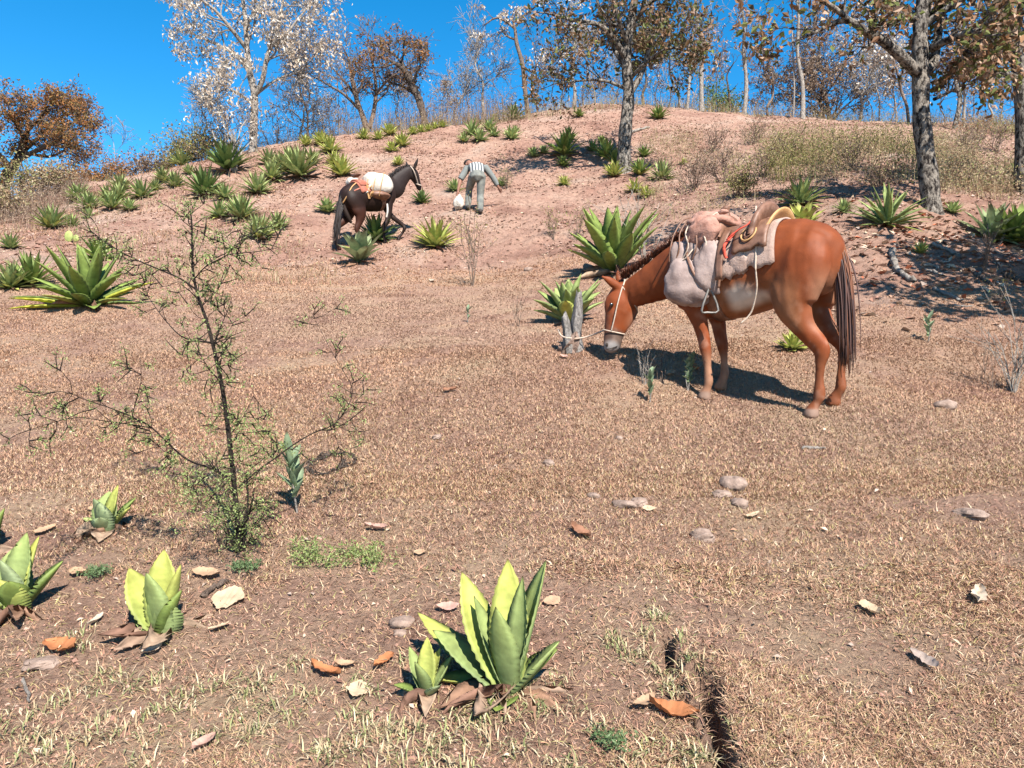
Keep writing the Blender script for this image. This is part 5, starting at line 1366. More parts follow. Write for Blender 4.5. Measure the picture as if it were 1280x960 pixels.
def hind2(dx, sg, lift=0):
    return [(.12, 1.02, sg * .13, .20, .11), (.135 + dx * .15, .88, sg * .165, .175, .105), (.13 + dx * .35, .76, sg * .165, .13, .09), (.06 + dx * .6, .62, sg * .15, .082, .064), (-.035 + dx * .85, .50, sg * .14, .066, .046),
            (-.055 + dx, .44, sg * .135, .056, .042), (-.045 + dx, .36, sg * .135, .037, .031), (-.035 + dx, .25, sg * .13, .032, .028), (-.035 + dx, .145, sg * .13, .041, .036), (-.02 + dx, .105, sg * .13, .034, .032), (.005 + dx, .065, sg * .13, .042, .04), (.025 + dx, 0, sg * .13, .058, .052)]
def fore2(dx, sg):
    sh = mu2.T((1.0, 0, 1.02)); el = mu2.T((.945, 0, .86))
    fx = .90 + dx
    zs = mu2.ground_z(fx, sg * .115)
    Z = lambda h: zs + h
    return [(sh[0], sh[2], sg * .13, .13, .08), (el[0], el[2], sg * .145, .10, .072), ((el[0] + fx) / 2 + .02, Z(.56), sg * .135, .066, .055), (fx - .02, Z(.38), sg * .12, .047, .043), (fx - .03, Z(.24), sg * .118, .031, .028), (fx - .03, Z(.13), sg * .115, .038, .034), (fx - .01, Z(.07), sg * .115, .036, .034), (fx + .005, Z(.04), sg * .115, .048, .045), (fx + .015, Z(0), sg * .115, .055, .051)]
legs2 = [hind2(.20, -1), hind2(-.16, 1), fore2(-.03, -1)]
mb = MB()
# raised far foreleg, knee bent
sh = mu2.T((1.02, 0, 1.02)); kn = mu2.px(505, 283, 16.0); ho = mu2.px(498, 299, 15.95)
_extra = [(sh[0], .12, sh[2], .08, .13), (sh[0] + .06, .13, sh[2] - .2, .068, .09), ((sh[0] + kn[0]) / 2 + .08, .12, (sh[2] + kn[2]) / 2 - .06, .055, .064), (kn[0], kn[1], kn[2], .043, .048), (kn[0] - .03, (kn[1] + ho[1]) / 2, (kn[2] + ho[2]) / 2, .029, .031), (ho[0] + .02, ho[1], ho[2] + .05, .036, .038), (ho[0], ho[1], ho[2] - .02, .045, .05), (ho[0] - .02, ho[1], ho[2] - .07, .05, .054)]
_old = leg
def _legs_with(mb2): loft(mb2, _extra, (0, 1, 0), n=14)
mbx = MB(); _legs_with(mbx)
def build_body2():
    mb = MB()
    loft(mb, [(*mu2.T((X, 0, Z)), w, h) for X, Z, w, h in TRUNK], (0, 1, 0), n=24)
    for sgn in (1, -1):
        loft(mb, [(*mu2.T((.02, sgn * .10, 1.26)), .09, .12), (*mu2.T((.06, sgn * .15, 1.12)), .125, .19), (*mu2.T((.10, sgn * .165, .95)), .11, .185), (*mu2.T((.12, sgn * .165, .82)), .09, .15)], (0, 1, 0))
        loft(mb, [(*mu2.T((.93, sgn * .09, 1.33)), .06, .10), (*mu2.T((1.0, sgn * .15, 1.15)), .075, .14), (*mu2.T((1.02, sgn * .16, 1.0)), .08, .14), (*mu2.T((.96, sgn * .15, .88)), .07, .11)], (0, 1, 0))
    loft(mb, neck2, (0, 1, 0), tuple(-q for q in S2)); loft(mb, head2, S2)
    for e in ears2: loft(mb, e, S2, n=10)
    gz = [leg(mb, L, mu2, 0.0) for L in legs2]
    loft(mb, _extra, (0, 1, 0), n=14)
    return fuse(mb, 'dark_body', .017, 3, .5), gz
body2, gz2 = build_body2()
V = coords(body2); ns = fbm(V[:, 0] * 3, V[:, 2] * 3 + V[:, 1] * 2, 8)
C = np.tile(np.array((.021, .009, .006)), (len(V), 1))
m_ = (.75 * sstep(1.0, .8, V[:, 2]) * sstep(.55, .2, V[:, 0]))[:, None]; C = C * (1 - m_) + np.array((.06, .017, .008)) * m_
m_ = (sstep(.9, 1.2, V[:, 0]) * sstep(1.2, 1.5, V[:, 2]))[:, None]; C = C * (1 - m_ * .8) + np.array((.026, .017, .015)) * m_ * .8
set_col(body2, C * (1 + .2 * ns[:, None]))
m2 = tag(empty('mule', mu2.org, mu2.rz), 'dark brown pack mule walking uphill with a white sack on its back', 'mule')
m2.scale = (.93,) * 3
bd2 = obj('body', body2, M_COAT, m2)
e = mu2.px(519.5, 217.5, 16.27); lump('eye', e, (.02, .02, .02), M_EYE, bd2, amp=0, n=10, m=6)
rt, dr, ln, cs = [], [], [], []
crest = crom(np.array([mu2.px(*q) for q in [(484, 223, 15.95), (492, 216, 16.05), (500, 210.5, 16.18), (508, 208, 16.28), (513, 208.5, 16.3)]]), 24)
for k in range(300):
    p = crest[g.randrange(len(crest))] + np.array([g.gauss(0, .01), g.gauss(0, .02), -.03]); rt.append(p); dr.append((g.uniform(-.5, .2), g.uniform(-.4, .4), 1)); ln.append(g.uniform(.05, .09)); cs.append(np.array((.018, .013, .012)) * g.uniform(.6, 1.4))
obj('mane', strands(rt, dr, ln, .007, cs, .15, 8, 4).mesh('mane', True), M_HAIR, m2)
rt, dr, ln, cs = [], [], [], []
th = np.array(mu2.T((-.10, 0, 1.20)))
for k in range(150):
    rt.append(th + np.array([g.uniform(-.02, .03), g.uniform(-.03, .03), g.uniform(-.30, .05)])); dr.append((-.35 + g.gauss(0, .06), .05 + g.gauss(0, .06), -.45 + g.gauss(0, .1))); ln.append(g.uniform(.5, .95)); cs.append(np.array((.022, .015, .013)) * g.uniform(.5, 1.6))
obj('tail', strands(rt, dr, ln, .010, cs, .45, 9, 9, .02).mesh('tail', True), M_HAIR, m2)
dk = MB(); loft(dk, [(*mu2.T((-.05, 0, 1.27)), .05, .05), (*mu2.T((-.12, 0, 1.18)), .045, .045), (*mu2.T((-.13, 0, 1.0)), .05, .05), (*mu2.T((-.11, 0, .80)), .055, .055), (*mu2.T((-.07, 0, .62)), .03, .03)], (0, 1, 0), n=10)
dkm = dk.mesh('tail_dock', True); set_col(dkm, np.tile(np.array((.03, .018, .014)), (len(dkm.vertices), 1))); obj('tail_dock', dkm, M_COAT, m2)
def on2(name, label, cat):
    o = empty(name, mu2.org, mu2.rz); o.scale = (.93,) * 3; return tag(o, label, cat)
h2 = on2('halter', 'pale rope halter on the head of the dark pack mule', 'halter')
for dy in (-.11, .11):
    rope('cheek_strap', [mu2.px(513, 207.5, 16.3 + dy * .5), mu2.px(517, 213, 16.32 + dy), mu2.px(520, 221, 16.38 + dy), mu2.px(522.5, 230, 16.44 + dy * .6)], .012, M_ROPE, h2)
rope('noseband', [mu2.px(522.5 + 4.2 * math.cos(a), 230.5 + 1.5 * math.cos(a), 16.44 + .075 * math.sin(a)) for a in np.linspace(0, 6.283, 13)], .014, M_ROPE, h2, 6, 2)
ps = on2('pack_saddle', 'red-brown pack saddle with crupper on the dark mule', 'pack saddle')
mu2.patch('blanket', .22, .92, -1.35, 1.35, .02, M_REDBLANKET, ps, 16, 26, .015, .01, 4, .12)
mu2.patch('pad', .26, .50, -.95, .95, .05, M_REDBLANKET, ps, 8, 16, .04, .01, 2)
mu2.patch('crupper', -.04, .30, -1.15, -1.05, .012, M_REDBLANKET, ps, 8, 3, .008, 0, 1)
mu2.patch('crupper', -.04, .30, 1.05, 1.15, .012, M_REDBLANKET, ps, 8, 3, .008, 0, 1)
mu2.patch('fender', .66, .84, -2.0, -1.2, .03, M_LEATHER, ps, 8, 10, .012, .006, 3, .06)
mu2.patch('fender', .66, .84, 1.2, 2.0, .03, M_LEATHER, ps, 8, 10, .012, .006, 3, .06)
mu2.patch('girth', .70, .80, 1.3, 4.98, .012, M_LEATHER, ps, 4, 26, .008, 0, 5)
rope('crupper_strap', [mu2.shell(.22, -.6, .02), mu2.shell(.08, -.75, .02), mu2.shell(-.03, -.9, .03), mu2.shell(-.10, -1.1, .05), mu2.T((-.17, -.05, 1.05))], .014, M_TAN, ps)
lump('roll', mu2.T((.36, -.04, 1.56)), (.06, .16, .05), M_LEATHER, ps, 3, .08, 2)
rope('hanging_strap', [mu2.px(484, 255, 15.55), mu2.px(484.5, 264, 15.5), mu2.px(483, 272, 15.5)], .02, M_SACK, ps)
sk = on2('sack', 'bulging white sack of load tied on the pack mule', 'sack')
lump('bulk', mu2.px(471, 231.5, 15.68), (.335, .26, .25), M_SACK, sk, 41, .10, 1.5, 40, 26, rz=-mu2.rz + R(22), pw=.75)
for k in range(3):
    rope('lashing', [mu2.px(456 + 9 * k, 245, 15.42), mu2.px(459 + 9 * k, 228, 15.36), mu2.px(462 + 9 * k, 217, 15.6), mu2.px(464 + 9 * k, 216, 15.85)], .009, M_TAN, sk)
lump('underside_shade', mu2.px(472, 244.5, 15.6), (.28, .2, .09), M_LEATHER, sk, 44, .1, 1.5, rz=-mu2.rz + R(22))  # brown lump standing in for the shade along the bottom of the sack
s2_ = on2('sack', 'small white bundle behind the pack saddle on the dark mule', 'sack')
lump('bulk', mu2.px(441, 228, 15.75), (.14, .13, .11), M_SACK, s2_, 47, .15, 1.6, pw=.8)
cb = on2('leaf_bundle', 'bunch of pale cut stalks tied beside the white sack', 'stalks')
for k in range(14):
    q = mu2.px(454 + g.uniform(-3, 9), 246 + g.uniform(-3, 3), 15.40 + g.uniform(-.03, .03)); q2 = mu2.px(457 + g.uniform(-8, 10), 236 + g.uniform(-6, 4), 15.36 + g.uniform(-.05, .05))
    rope('stalk', [q, tuple((a + b_) / 2 + g.uniform(-.02, .02) for a, b_ in zip(q, q2)), q2], .016, M_TAN if k % 3 else M_SACK, cb, 5, 2)

# ------------------------------------------------------------------ the man bending on the slope
fb = ground(597, 268); HZ = R(96)
man = tag(empty('person', fb, HZ), 'person in a striped shirt and blue jeans stooping on the slope with a white bag', 'person')
def mgz(x, y):
    wx = fb.x + x * math.cos(HZ) - y * math.sin(HZ); wy = fb.y + x * math.sin(HZ) + y * math.cos(HZ); return float(H(wx, wy)) - fb.z
fl, fr_ = (.34, .20), (.02, -.06)                         # left foot ahead uphill, right foot behind
zl, zr = mgz(*fl), mgz(*fr_)
hipz = .90
hipL, hipR = (.10, .09, hipz), (.08, -.09, hipz)
kL, kR = (.40, .17, zl + .48), (.14, -.07, zr + .46)
sh = (.50, 0, 1.20); shL, shR = (.51, .19, 1.18), (.48, -.19, 1.20)
eL, hL = (.48, .36, .90), (.44, .42, .62)
eR, hR = (.50, -.38, .97), (.54, -.52, .74)
nk = (.52, .08, 1.36); hd = (.58, .15, 1.40)
def limb(mb, a, m, b, r0, r1, r2, k=1.0):
    a, m, b = map(np.array, (a, m, b))
    loft(mb, [(*a, r0 * k, r0 * k), (*(a * .5 + m * .5), (r0 * .5 + r1 * .5) * 1.04 * k, (r0 * .5 + r1 * .5) * 1.04 * k), (*m, r1 * k, r1 * k), (*(m * .6 + b * .4), r1 * 1.0 * k, r1 * 1.0 * k), (*b, r2 * k, r2 * k)], (0, 1, 0), n=12)
M_SKIN = simple('skin', (.22, .10, .065), (.28, .14, .095), 20, .6, .1, .003)
mb = MB()
loft(mb, [(.03, 0, .84, .13, .10), (.09, 0, .92, .15, .11), (.19, 0, 1.03, .135, .095), (.36, 0, 1.12, .16, .105), (.49, 0, 1.20, .165, .09), (.55, .03, 1.24, .08, .07)], (0, 1, 0))
loft(mb, [(.53, .03, 1.22, .055, .055), (.585, .07, 1.26, .05, .05), (.635, .12, 1.285, .055, .06)], (0, 1, 0), n=12)
loft(mb, [(.50 + .085, .10, 1.32 - .095, .05, .05), (.55 + .085, .13, 1.36 - .095, .072, .085), (.60 + .085, .16, 1.40 - .095, .078, .095), (.65 + .085, .19, 1.43 - .095, .065, .08), (.68 + .085, .21, 1.44 - .095, .03, .04)], (0, 1, 0), n=14)
loft(mb, [(.60 + .085, .17, 1.30 - .095, .012, .012), (.62 + .085, .18, 1.31 - .095, .018, .02), (.635 + .085, .19, 1.33 - .095, .012, .014)], n=8)         # nose
for sgn in (-1, 1): loft(mb, [(.58 - .03 * sgn + .085, .145 + sgn * .078, 1.37 - .095, .008, .02), (.575 - .03 * sgn + .085, .145 + sgn * .09, 1.385 - .095, .01, .026), (.57 - .03 * sgn + .085, .145 + sgn * .092, 1.40 - .095, .006, .012)], n=8)
for h_, k_, f_, zf in ((hipL, kL, fl, zl), (hipR, kR, fr_, zr)):
    limb(mb, h_, k_, (f_[0] - .02, f_[1], zf + .09), .085, .056, .042)
    loft(mb, [(f_[0] - .07, f_[1], zf + .05, .035, .04), (f_[0] + .05, f_[1], zf + .05, .042, .04), (f_[0] + .15, f_[1], zf + .035, .035, .025)], (0, 1, 0), n=10)
for s_, e_, h_ in ((shL, eL, hL), (shR, eR, hR)):
    limb(mb, s_, e_, h_, .058, .044, .03)
    hv = Vector(h_); d = (Vector(h_) - Vector(e_)).normalized(); sx = d.orthogonal().normalized(); 
    pe = hv + d * .05; loft(mb, [(*hv, .03, .022), (*(hv + d * .05), .042, .02), (*(hv + d * .09), .040, .018)], tuple(sx), n=10)
    for q in range(4):
        r0 = hv + d * .085 + sx * (-.028 + .019 * q); cv = d.cross(sx) * (.02 if q < 3 else .015); Lf = (.05, .06, .056, .045)[q]
        loft(mb, [(*r0, .0095, .0095), (*(r0 + d * Lf * .5 + cv * .4), .0085, .0085), (*(r0 + d * Lf * .9 + cv * 1.4), .007, .007)], tuple(sx), n=8)
    r0 = hv + d * .03 + sx * .035; loft(mb, [(*r0, .011, .011), (*(r0 + d * .03 + sx * .022), .0095, .0095), (*(r0 + d * .06 + sx * .024 + d.cross(sx) * .012), .008, .008)], tuple(sx), n=8)
obj('body', fuse(mb, 'man_body', .0095, 2, .4), M_SKIN, man)
mb = MB()
loft(mb, [(.02, 0, .80, .15, .12), (.07, 0, .89, .168, .128), (.11, 0, .955, .158, .118)], (0, 1, 0))
limb(mb, hipL, kL, (fl[0] - .03, fl[1], zl + .07), .105, .080, .068); limb(mb, hipR, kR, (fr_[0] - .03, fr_[1], zr + .07), .105, .080, .068)
M_JEANS = simple('faded_jeans', (.10, .105, .10), (.22, .22, .19), 9, .9, .5, .01, bscale=50)
obj('trousers', fuse(mb, 'trousers', .012, 4), M_JEANS, man)
mb = MB()
loft(mb, [(.07, 0, .91, .165, .125), (.13, 0, .97, .16, .122), (.20, 0, 1.05, .165, .118), (.36, 0, 1.13, .19, .122), (.49, 0, 1.205, .19, .105), (.56, .02, 1.25, .085, .075)], (0, 1, 0))
limb(mb, shL, tuple(np.array(shL) * .5 + np.array(eL) * .5), eL, .082, .075, .072)
limb(mb, shR, eR, tuple(np.array(eR) * .25 + np.array(hR) * .75), .082, .066, .052)
shirt = fuse(mb, 'shirt', .010, 3)
V = coords(shirt); yy = V[:, 1]
st_ = (np.sin(yy / .066 * 2 * np.pi + .6) > .05)
C = np.where(st_[:, None], np.array((.52, .50, .46)), np.array((.09, .10, .11)))
slv = (np.abs(yy) > .175); C[slv] = np.array((.20, .21, .20))
set_col(shirt, C)
obj('shirt', shirt, vcol('shirt_cloth', .9, .1, 0, nscale=18, namt=.2), man)
for f_, zf in ((fl, zl), (fr_, zr)):
    mb = MB(); loft(mb, [(f_[0] - .09, f_[1], zf + .05, .043, .05), (f_[0] - .03, f_[1], zf + .06, .048, .06), (f_[0] + .08, f_[1], zf + .045, .052, .045), (f_[0] + .17, f_[1], zf + .03, .04, .03)], (0, 1, 0), n=12)
    obj('shoe', mb.mesh('shoe', True), simple('dark_shoe', (.03, .025, .02), (.06, .045, .04), 20, .7, .2), man)
mb = MB(); loft(mb, [(.10, 0, .925, .166, .128), (.115, 0, .945, .164, .126)], (0, 1, 0), n=20, sub=1)
obj('belt', mb.mesh('belt', True), simple('belt', (.05, .035, .03), (.09, .06, .05), 20, .6, .1), man)
mb = MB(); loft(mb, [(.575 + .085, .11, 1.455 - .095, .05, .05), (.61 + .085, .15, 1.445 - .095, .084, .075), (.66 + .085, .19, 1.455 - .095, .082, .07), (.72 + .085, .24, 1.43 - .095, .055, .03)], (0, 1, 0), n=14)
obj('hair', mb.mesh('hair', True), simple('dark_hair', (.02, .016, .013), (.05, .04, .035), 60, .8, .6, .01), man)
bgp = tag(empty('plastic_bag', fb, HZ), 'white plastic bag hanging from the hand of the stooping person', 'bag')
hb_ = (hL[0] - .01, hL[1], hL[2] - .09)
lump('bag_body', (hb_[0] - .04, hb_[1] - .02, hb_[2] - .20), (.10, .12, .15), M_SACK, bgp, 55, .22, 2.2, 30, 20)
mb = MB(); loft(mb, [(hb_[0], hb_[1] - .02, hb_[2] + .02, .015, .02), (hb_[0] - .02, hb_[1] - .03, hb_[2] - .05, .05, .05), (hb_[0] - .03, hb_[1] - .02, hb_[2] - .13, .08, .07)], (0, 1, 0), n=12); obj('bag_neck', mb.mesh('bag_neck', True), M_SACK, bgp)
# ------------------------------------------------------------------ the weathered post and the tether
M_WOOD = bark_mat('weathered_wood', (.16, .14, .13), (.42, .38, .35), 8)
M_ROOT = bark_mat('red_stump_wood', (.20, .12, .09), (.46, .33, .27), 6)
bp = ground(713, 439); Yp = bp.y
post = tag(empty('stump', bp), 'weathered grey split stump with the tether tied to it', 'stump')
def lp(u, v, Y=None): return np.array(P(u, v, Yp if Y is None else Y)) - np.array(bp)
def wood(name, pts, rad, mat, parent, n=9, seed=0):
    p = crom(np.array(pts), 4); r = np.interp(np.linspace(0, 1, len(p)), np.linspace(0, 1, len(rad)), rad)
    V, fs = tube(p, r, n); g = np.random.default_rng(seed)
    k = 1 + .26 * g.normal(0, 1, n)
    c = np.repeat(p, n, 0); V = c + (V - c) * np.tile(k, len(p))[:, None] * g.uniform(.92, 1.08, (len(V), 1))
    V[-n:, 2] += g.normal(0, .025, n)
    return obj(name, np_mesh(name, V, fs, None, True), mat, parent)
wood('stake', [lp(722, 441), lp(720, 415), lp(722, 390), lp(724, 364)], [.06, .046, .05, .040, .022], M_WOOD, post, seed=1)
wood('stake', [lp(711, 442, Yp - .05), lp(709, 420, Yp - .05), lp(707, 405, Yp - .05), lp(705, 393, Yp - .05)], [.05, .05, .036, .04, .018], M_WOOD, post, seed=2)
wood('root', [lp(706, 446, Yp - .02), lp(714, 432, Yp - .06), lp(720, 418, Yp - .07)], [.06, .07, .035], M_ROOT, post, seed=3)
wood('root', [lp(700, 432, Yp), lp(708, 436, Yp - .04), lp(718, 444, Yp - .09)], [.03, .045, .03], M_ROOT, post, seed=4)
tw = lambda u, v, Y: tuple(P(u, v, Y))
tag(rope('tether_rope', [tw(797, 391, Yh), tw(785, 398, 6.72), tw(770, 406, 6.75), tw(750, 415, 6.85), tw(735, 420.5, Yp - .10), tw(722, 423, Yp - .10), tw(708, 422, Yp - .11), tw(701, 419, Yp - .06), tw(698, 412, Yp + .02)], .0075, M_ROPE), 'pale tether rope running from the mule to the stump', 'rope')

# ------------------------------------------------------------------ thorny sapling in the left foreground
bs = ground(299, 690); Ys = bs.y; G = random.Random(5)
sap = tag(empty('thorn_sapling', bs), 'thorny sapling with dark crooked stem and tiny feathery green leaves', 'sapling')
def sp_(u, v, dy=0): return Vector(P(u, v, Ys + dy)) - bs
lines = [
 ([(299, 694), (297, 660), (294, 620), (289, 570), (283, 520), (276, 475), (266, 430), (258, 400), (249, 375), (242, 345), (240, 315), (240, 285), (238, 262)], .0135, .003, 0),
 ([(306, 694), (304, 660), (310, 630), (308, 590)], .010, .003, .05), ([(296, 690), (288, 672), (282, 655)], .009, .004, -.06), ([(300, 670), (312, 640), (318, 610)], .008, .003, -.1),
 ([(245, 362), (225, 348), (190, 333), (165, 322), (140, 308), (118, 292), (104, 279)], .008, .0022, .35),
 ([(264, 428), (245, 426), (226, 420), (208, 402), (195, 385), (184, 368), (179, 350)], .008, .002, .25),
 ([(242, 350), (255, 335), (272, 325), (284, 318), (296, 302), (304, 290)], .007, .002, -.2), ([(284, 318), (305, 316), (325, 314), (345, 310)], .005, .002, -.1),
 ([(268, 432), (275, 410), (284, 390), (290, 372)], .007, .0025, .2), ([(281, 322), (280, 305), (276, 288)], .005, .002, .0),
 ([(276, 478), (262, 462), (248, 440), (238, 428)], .006, .002, -.25), ([(266, 430), (282, 424), (302, 420)], .005, .002, -.2),
 ([(292, 600), (262, 585), (235, 575), (212, 556), (190, 535), (165, 521), (135, 509), (108, 500), (85, 490)], .009, .002, -.35),
 ([(190, 535), (160, 530), (130, 526), (95, 522), (60, 530), (30, 540)], .005, .0018, -.45), ([(165, 521), (170, 500), (176, 478), (176, 450)], .004, .0018, -.3),
 ([(298, 610), (320, 590), (342, 574), (368, 555), (392, 541), (418, 530), (436, 505), (440, 485), (428, 462), (415, 440), (402, 415), (390, 392)], .007, .0018, .35),
 ([(286, 545), (300, 528), (312, 505), (318, 492)], .006, .002, .15), ([(300, 640), (275, 628), (245, 612), (215, 600)], .006, .002, -.3), ([(212, 556), (190, 560), (160, 570)], .004, .002, -.4), ([(350, 570), (345, 555), (338, 548)], .004, .002, .3), ([(418, 530), (440, 540), (460, 538)], .003, .0015, .45)]
mb = MB(); tips = []; segs = []
for k, (pl, r0, r1, dy) in enumerate(lines):
    n = len(pl); pts = [sp_(u, v, dy * (i / (n - 1)) if k else 0) for i, (u, v) in enumerate(pl)]
    pp = crom(np.array([tuple(p) for p in pts]), 3); rr = np.linspace(r0, r1, len(pp)) * (1 if k < 4 else .55)
    V, fs = tube(pp, rr, 6 if r0 > .01 else 4); mb.add(V, fs)
    for q in range(int(len(pp) * (.9 if k else 1.4))):
        i = G.randrange(len(pp) - 1); a = Vector(pp[i]); d = (Vector(pp[i + 1]) - a).normalized(); ax = d.orthogonal(); ax.rotate(Matrix.Rotation(G.uniform(0, 6.28), 3, d))
        nd = (d * G.uniform(.2, .9) + ax.normalized()).normalized()
        grow(segs, tips, a, nd, G.uniform(.05, .16), .0022, 1, G, .1, .25, (1, 3), (30, 60), 3)
        if q % 2 == 0:
            th_ = [np.array(a), np.array(a + ax.normalized() * .022)]; V, fs = tube(th_, [.0014, .0003], 3, False); mb.add(V, fs)
for pts, rad, l in segs:
    V, fs = tube([np.array(p) for p in pts], [max(.0009, r) for r in rad], 3); mb.add(V, fs)
obj('stem', mb.mesh('stem', True), BARK['black'], sap)
# feathery leaves: rows of tiny leaflets; thicker on the lower stem
gn = np.random.default_rng(3); lm = MB()
SG = [(.23, .29, .085), (.29, .35, .12), (.17, .215, .065), (.36, .40, .17)]
leaf_cloud(lm, tips, 9500, .0145, SG, gn, .010, 0, .4)
low = [[Vector(sp_(296 + G.gauss(0, 13), G.uniform(520, 690), G.gauss(0, .07))) for _ in range(2)] for _ in range(90)]
low = [[a, a + Vector((G.gauss(0, .03), G.gauss(0, .03), G.gauss(.02, .03)))] for a, _ in low]
leaf_cloud(lm, low, 1300, .015, SG, gn, .02, 0, .4)
lf2 = [[a, a + Vector((G.gauss(0, .04), G.gauss(0, .03), G.gauss(.0, .02)))] for a in [Vector(sp_(G.gauss(245, 26), G.gauss(620, 24), G.gauss(-.25, .1))) for _ in range(80)]]
leaf_cloud(lm, lf2, 700, .014, SG, gn, .02, 0, .4)
obj('foliage', lm.mesh('foliage'), vcol('feathery_leaf', .6, .3, .3), sap)
bs2 = ground(420, 712)
lmb = MB(); pts = [[ground(G.uniform(370, 480), G.gauss(702, 8)) - bs2 for _ in range(1)][0] for _ in range(60)]
leaf_cloud(lmb, [[p, p + Vector((G.gauss(0, .03), G.gauss(0, .03), .03))] for p in pts], 1500, .018, SG, gn, .018, -.3, .4)
tag(obj('creeping_plant', lmb.mesh('creeping_plant'), bpy.data.materials['feathery_leaf'], loc=bs2), 'low creeping feathery green plant on the soil by the sapling', 'plant')
for k, (u, v, n_, lab) in enumerate([(308, 716, 420, 'small round green herb at the foot of the sapling'), (122, 722, 420, 'small green herb between the scarred agave and the smooth agave'), (768, 938, 300, 'small dark green herb in the soil beside the rut')]):
    b_ = ground(u, v); q = [[Vector((G.gauss(0, .012), G.gauss(0, .012), .0)), Vector((G.gauss(0, .03), G.gauss(0, .03), .03))] for _ in range(40)]
    lm = MB(); leaf_cloud(lm, q, n_, .016, [(.10, .16, .06), (.16, .22, .10)], gn, .008, -.5, .4); tag(obj('herb', lm.mesh('herb'), bpy.data.materials['feathery_leaf'], loc=b_), lab, 'plant')

# ------------------------------------------------------------------ broad grey-green leafy plants
def milkweed(label, u, v, hpx, nl, seed, stems=1, lean=0, wid=.32):
    b_ = ground(u, v); px = b_.y / F; h = hpx * px; g = random.Random(seed)
    o = tag(empty('leafy_plant', b_), label, 'plant')
    for s in range(stems):
        a = g.uniform(-.5, .5); tilt = Vector((lean * .01 + g.uniform(-.25, .25) * (stems > 1), g.uniform(-.15, .15), 1))
        top = tilt.normalized() * h * g.uniform(.8, 1)
        mb = MB(); V, fs = tube([np.array((0, 0, -.02)), np.array(top) * .5 + np.array((g.gauss(0, .01), 0, 0)), np.array(top)], [.006, .005, .002], 5); mb.add(V, fs)
        obj('stem', mb.mesh('stem', True), BARK['pale'], o)
        for k in range(nl):
            t = .25 + .7 * k / max(1, nl - 1); p = top * t
            Vv, Fq, C = agave_leaf(h * wid * g.uniform(.8, 1.15), h * .15, g.uniform(38, 70), g.uniform(-18, 12), k * 1.57 + a + g.uniform(-.3, .3), 'narrow', 5, False, ((.22, .30, .17), (.30, .38, .23)), .5, 0, False, seed + k)
            obj('leaf', np_mesh('plant_leaf', Vv + np.array(p), [Fq], C, True), MAT_AGAVE, o)
milkweed('upright plant with pale grey-green leaves beside the dark ring on the turf', 372, 640, 80, 12, 3, 1, -14, .42)
milkweed('green leafy plant among dry stalks in front of the grazing mule', 812, 503, 44, 10, 4, 1, 4, .36)
milkweed('pale leafy plant in the shadow by the forelegs of the grazing mule', 860, 488, 44, 12, 5, 2, 4, .3)
milkweed('small upright grey-green plant on the turf past the tail of the saddled mule', 1160, 428, 36, 9, 6, 1, 3, .4)
milkweed('little pale leafy plant on the turf in front of the small bare shrub', 585, 403, 22, 6, 7, 1, 0, .4)

# thin shrubs and dry stalks
def wispy(name, label, u, v, hpx, nst, bark, leaves, lsize, pal, seed, r=.006, splay=22, kids=(2, 3), lvl=1, tw=.0028, jit=.03, cat='shrub'):
    b_ = ground(u, v); return shrub(name, label, b_, .2, hpx * b_.y / F, nst, bark, leaves, lsize, pal, seed, None, kids, lvl, tw, .4, splay, jit, r, cat)
wispy('shrub', 'slim leafy shrub on the field below the stooping person', 591, 357, 96, 5, 'brown', 380, .035, 'scrub', 301, .011, 14, (3, 5), 1, .004)
wispy('shrub', 'bare twiggy shrub in front of the tall agave by the mule neck', 806, 330, 84, 6, 'pale', 20, .04, 'scrub', 302, .013, 34, (2, 3), 1, .004)
wispy('dry_stalks', 'pale dry stalks standing before the shadow of the grazing mule', 806, 480, 64, 11, 'pale', 40, .02, 'brown', 303, .0028, 16, (0, 1), 1, .0016, cat='stalks')
wispy('dry_stalks', 'dry broken stalks between the stump and the forelegs of the mule', 826, 478, 50, 6, 'brown', 30, .02, 'brown', 304, .0028, 25, (1, 2), 1, .0018, cat='stalks')
wispy('dry_shrub', 'dry grey shrub on the turf behind the tail of the saddled mule', 1266, 490, 112, 13, 'grey', 120, .02, 'brown', 305, .007, 24, (2, 4), 1, .0022)
wispy('dry_stalks', 'thin dry stems beside the dry grey shrub', 1240, 488, 90, 4, 'brown', 30, .02, 'brown', 306, .003, 14, (1, 3), 1, .0018, cat='stalks')
wispy('dry_shrub', 'dry twiggy shrub beside the broad bluish agaves', 1230, 340, 70, 7, 'brown', 60, .03, 'brown', 307, .008, 26, (2, 4), 1, .003)
wispy('weed', 'thin green weed on the bare soil uphill of the dense bright agave', 692, 300, 42, 7, 'brown', 220, .045, 'scrub', 308, .006, 22, (2, 3), 1, .003, cat='weed')
wispy('weed', 'thin green weed right next to the tall dark agave', 722, 300, 46, 7, 'brown', 220, .045, 'scrub', 309, .006, 22, (2, 3), 1, .003, cat='weed')
wispy('weed', 'dry weed beside the outstretched hand of the person', 634, 236, 30, 8, 'brown', 160, .06, 'straw', 310, .006, 26, (2, 3), 1, .004, cat='weed')
wispy('weed', 'leafless dry weed growing on the open field', 648, 408, 40, 4, 'brown', 20, .02, 'brown', 311, .003, 16, (1, 2), 1, .002, cat='weed')
wispy('weed', 'green grassy weed on the litter near the fallen branches', 1252, 385, 44, 6, 'brown', 70, .03, 'scrub', 312, .004, 16, (1, 2), 1, .002, cat='weed')

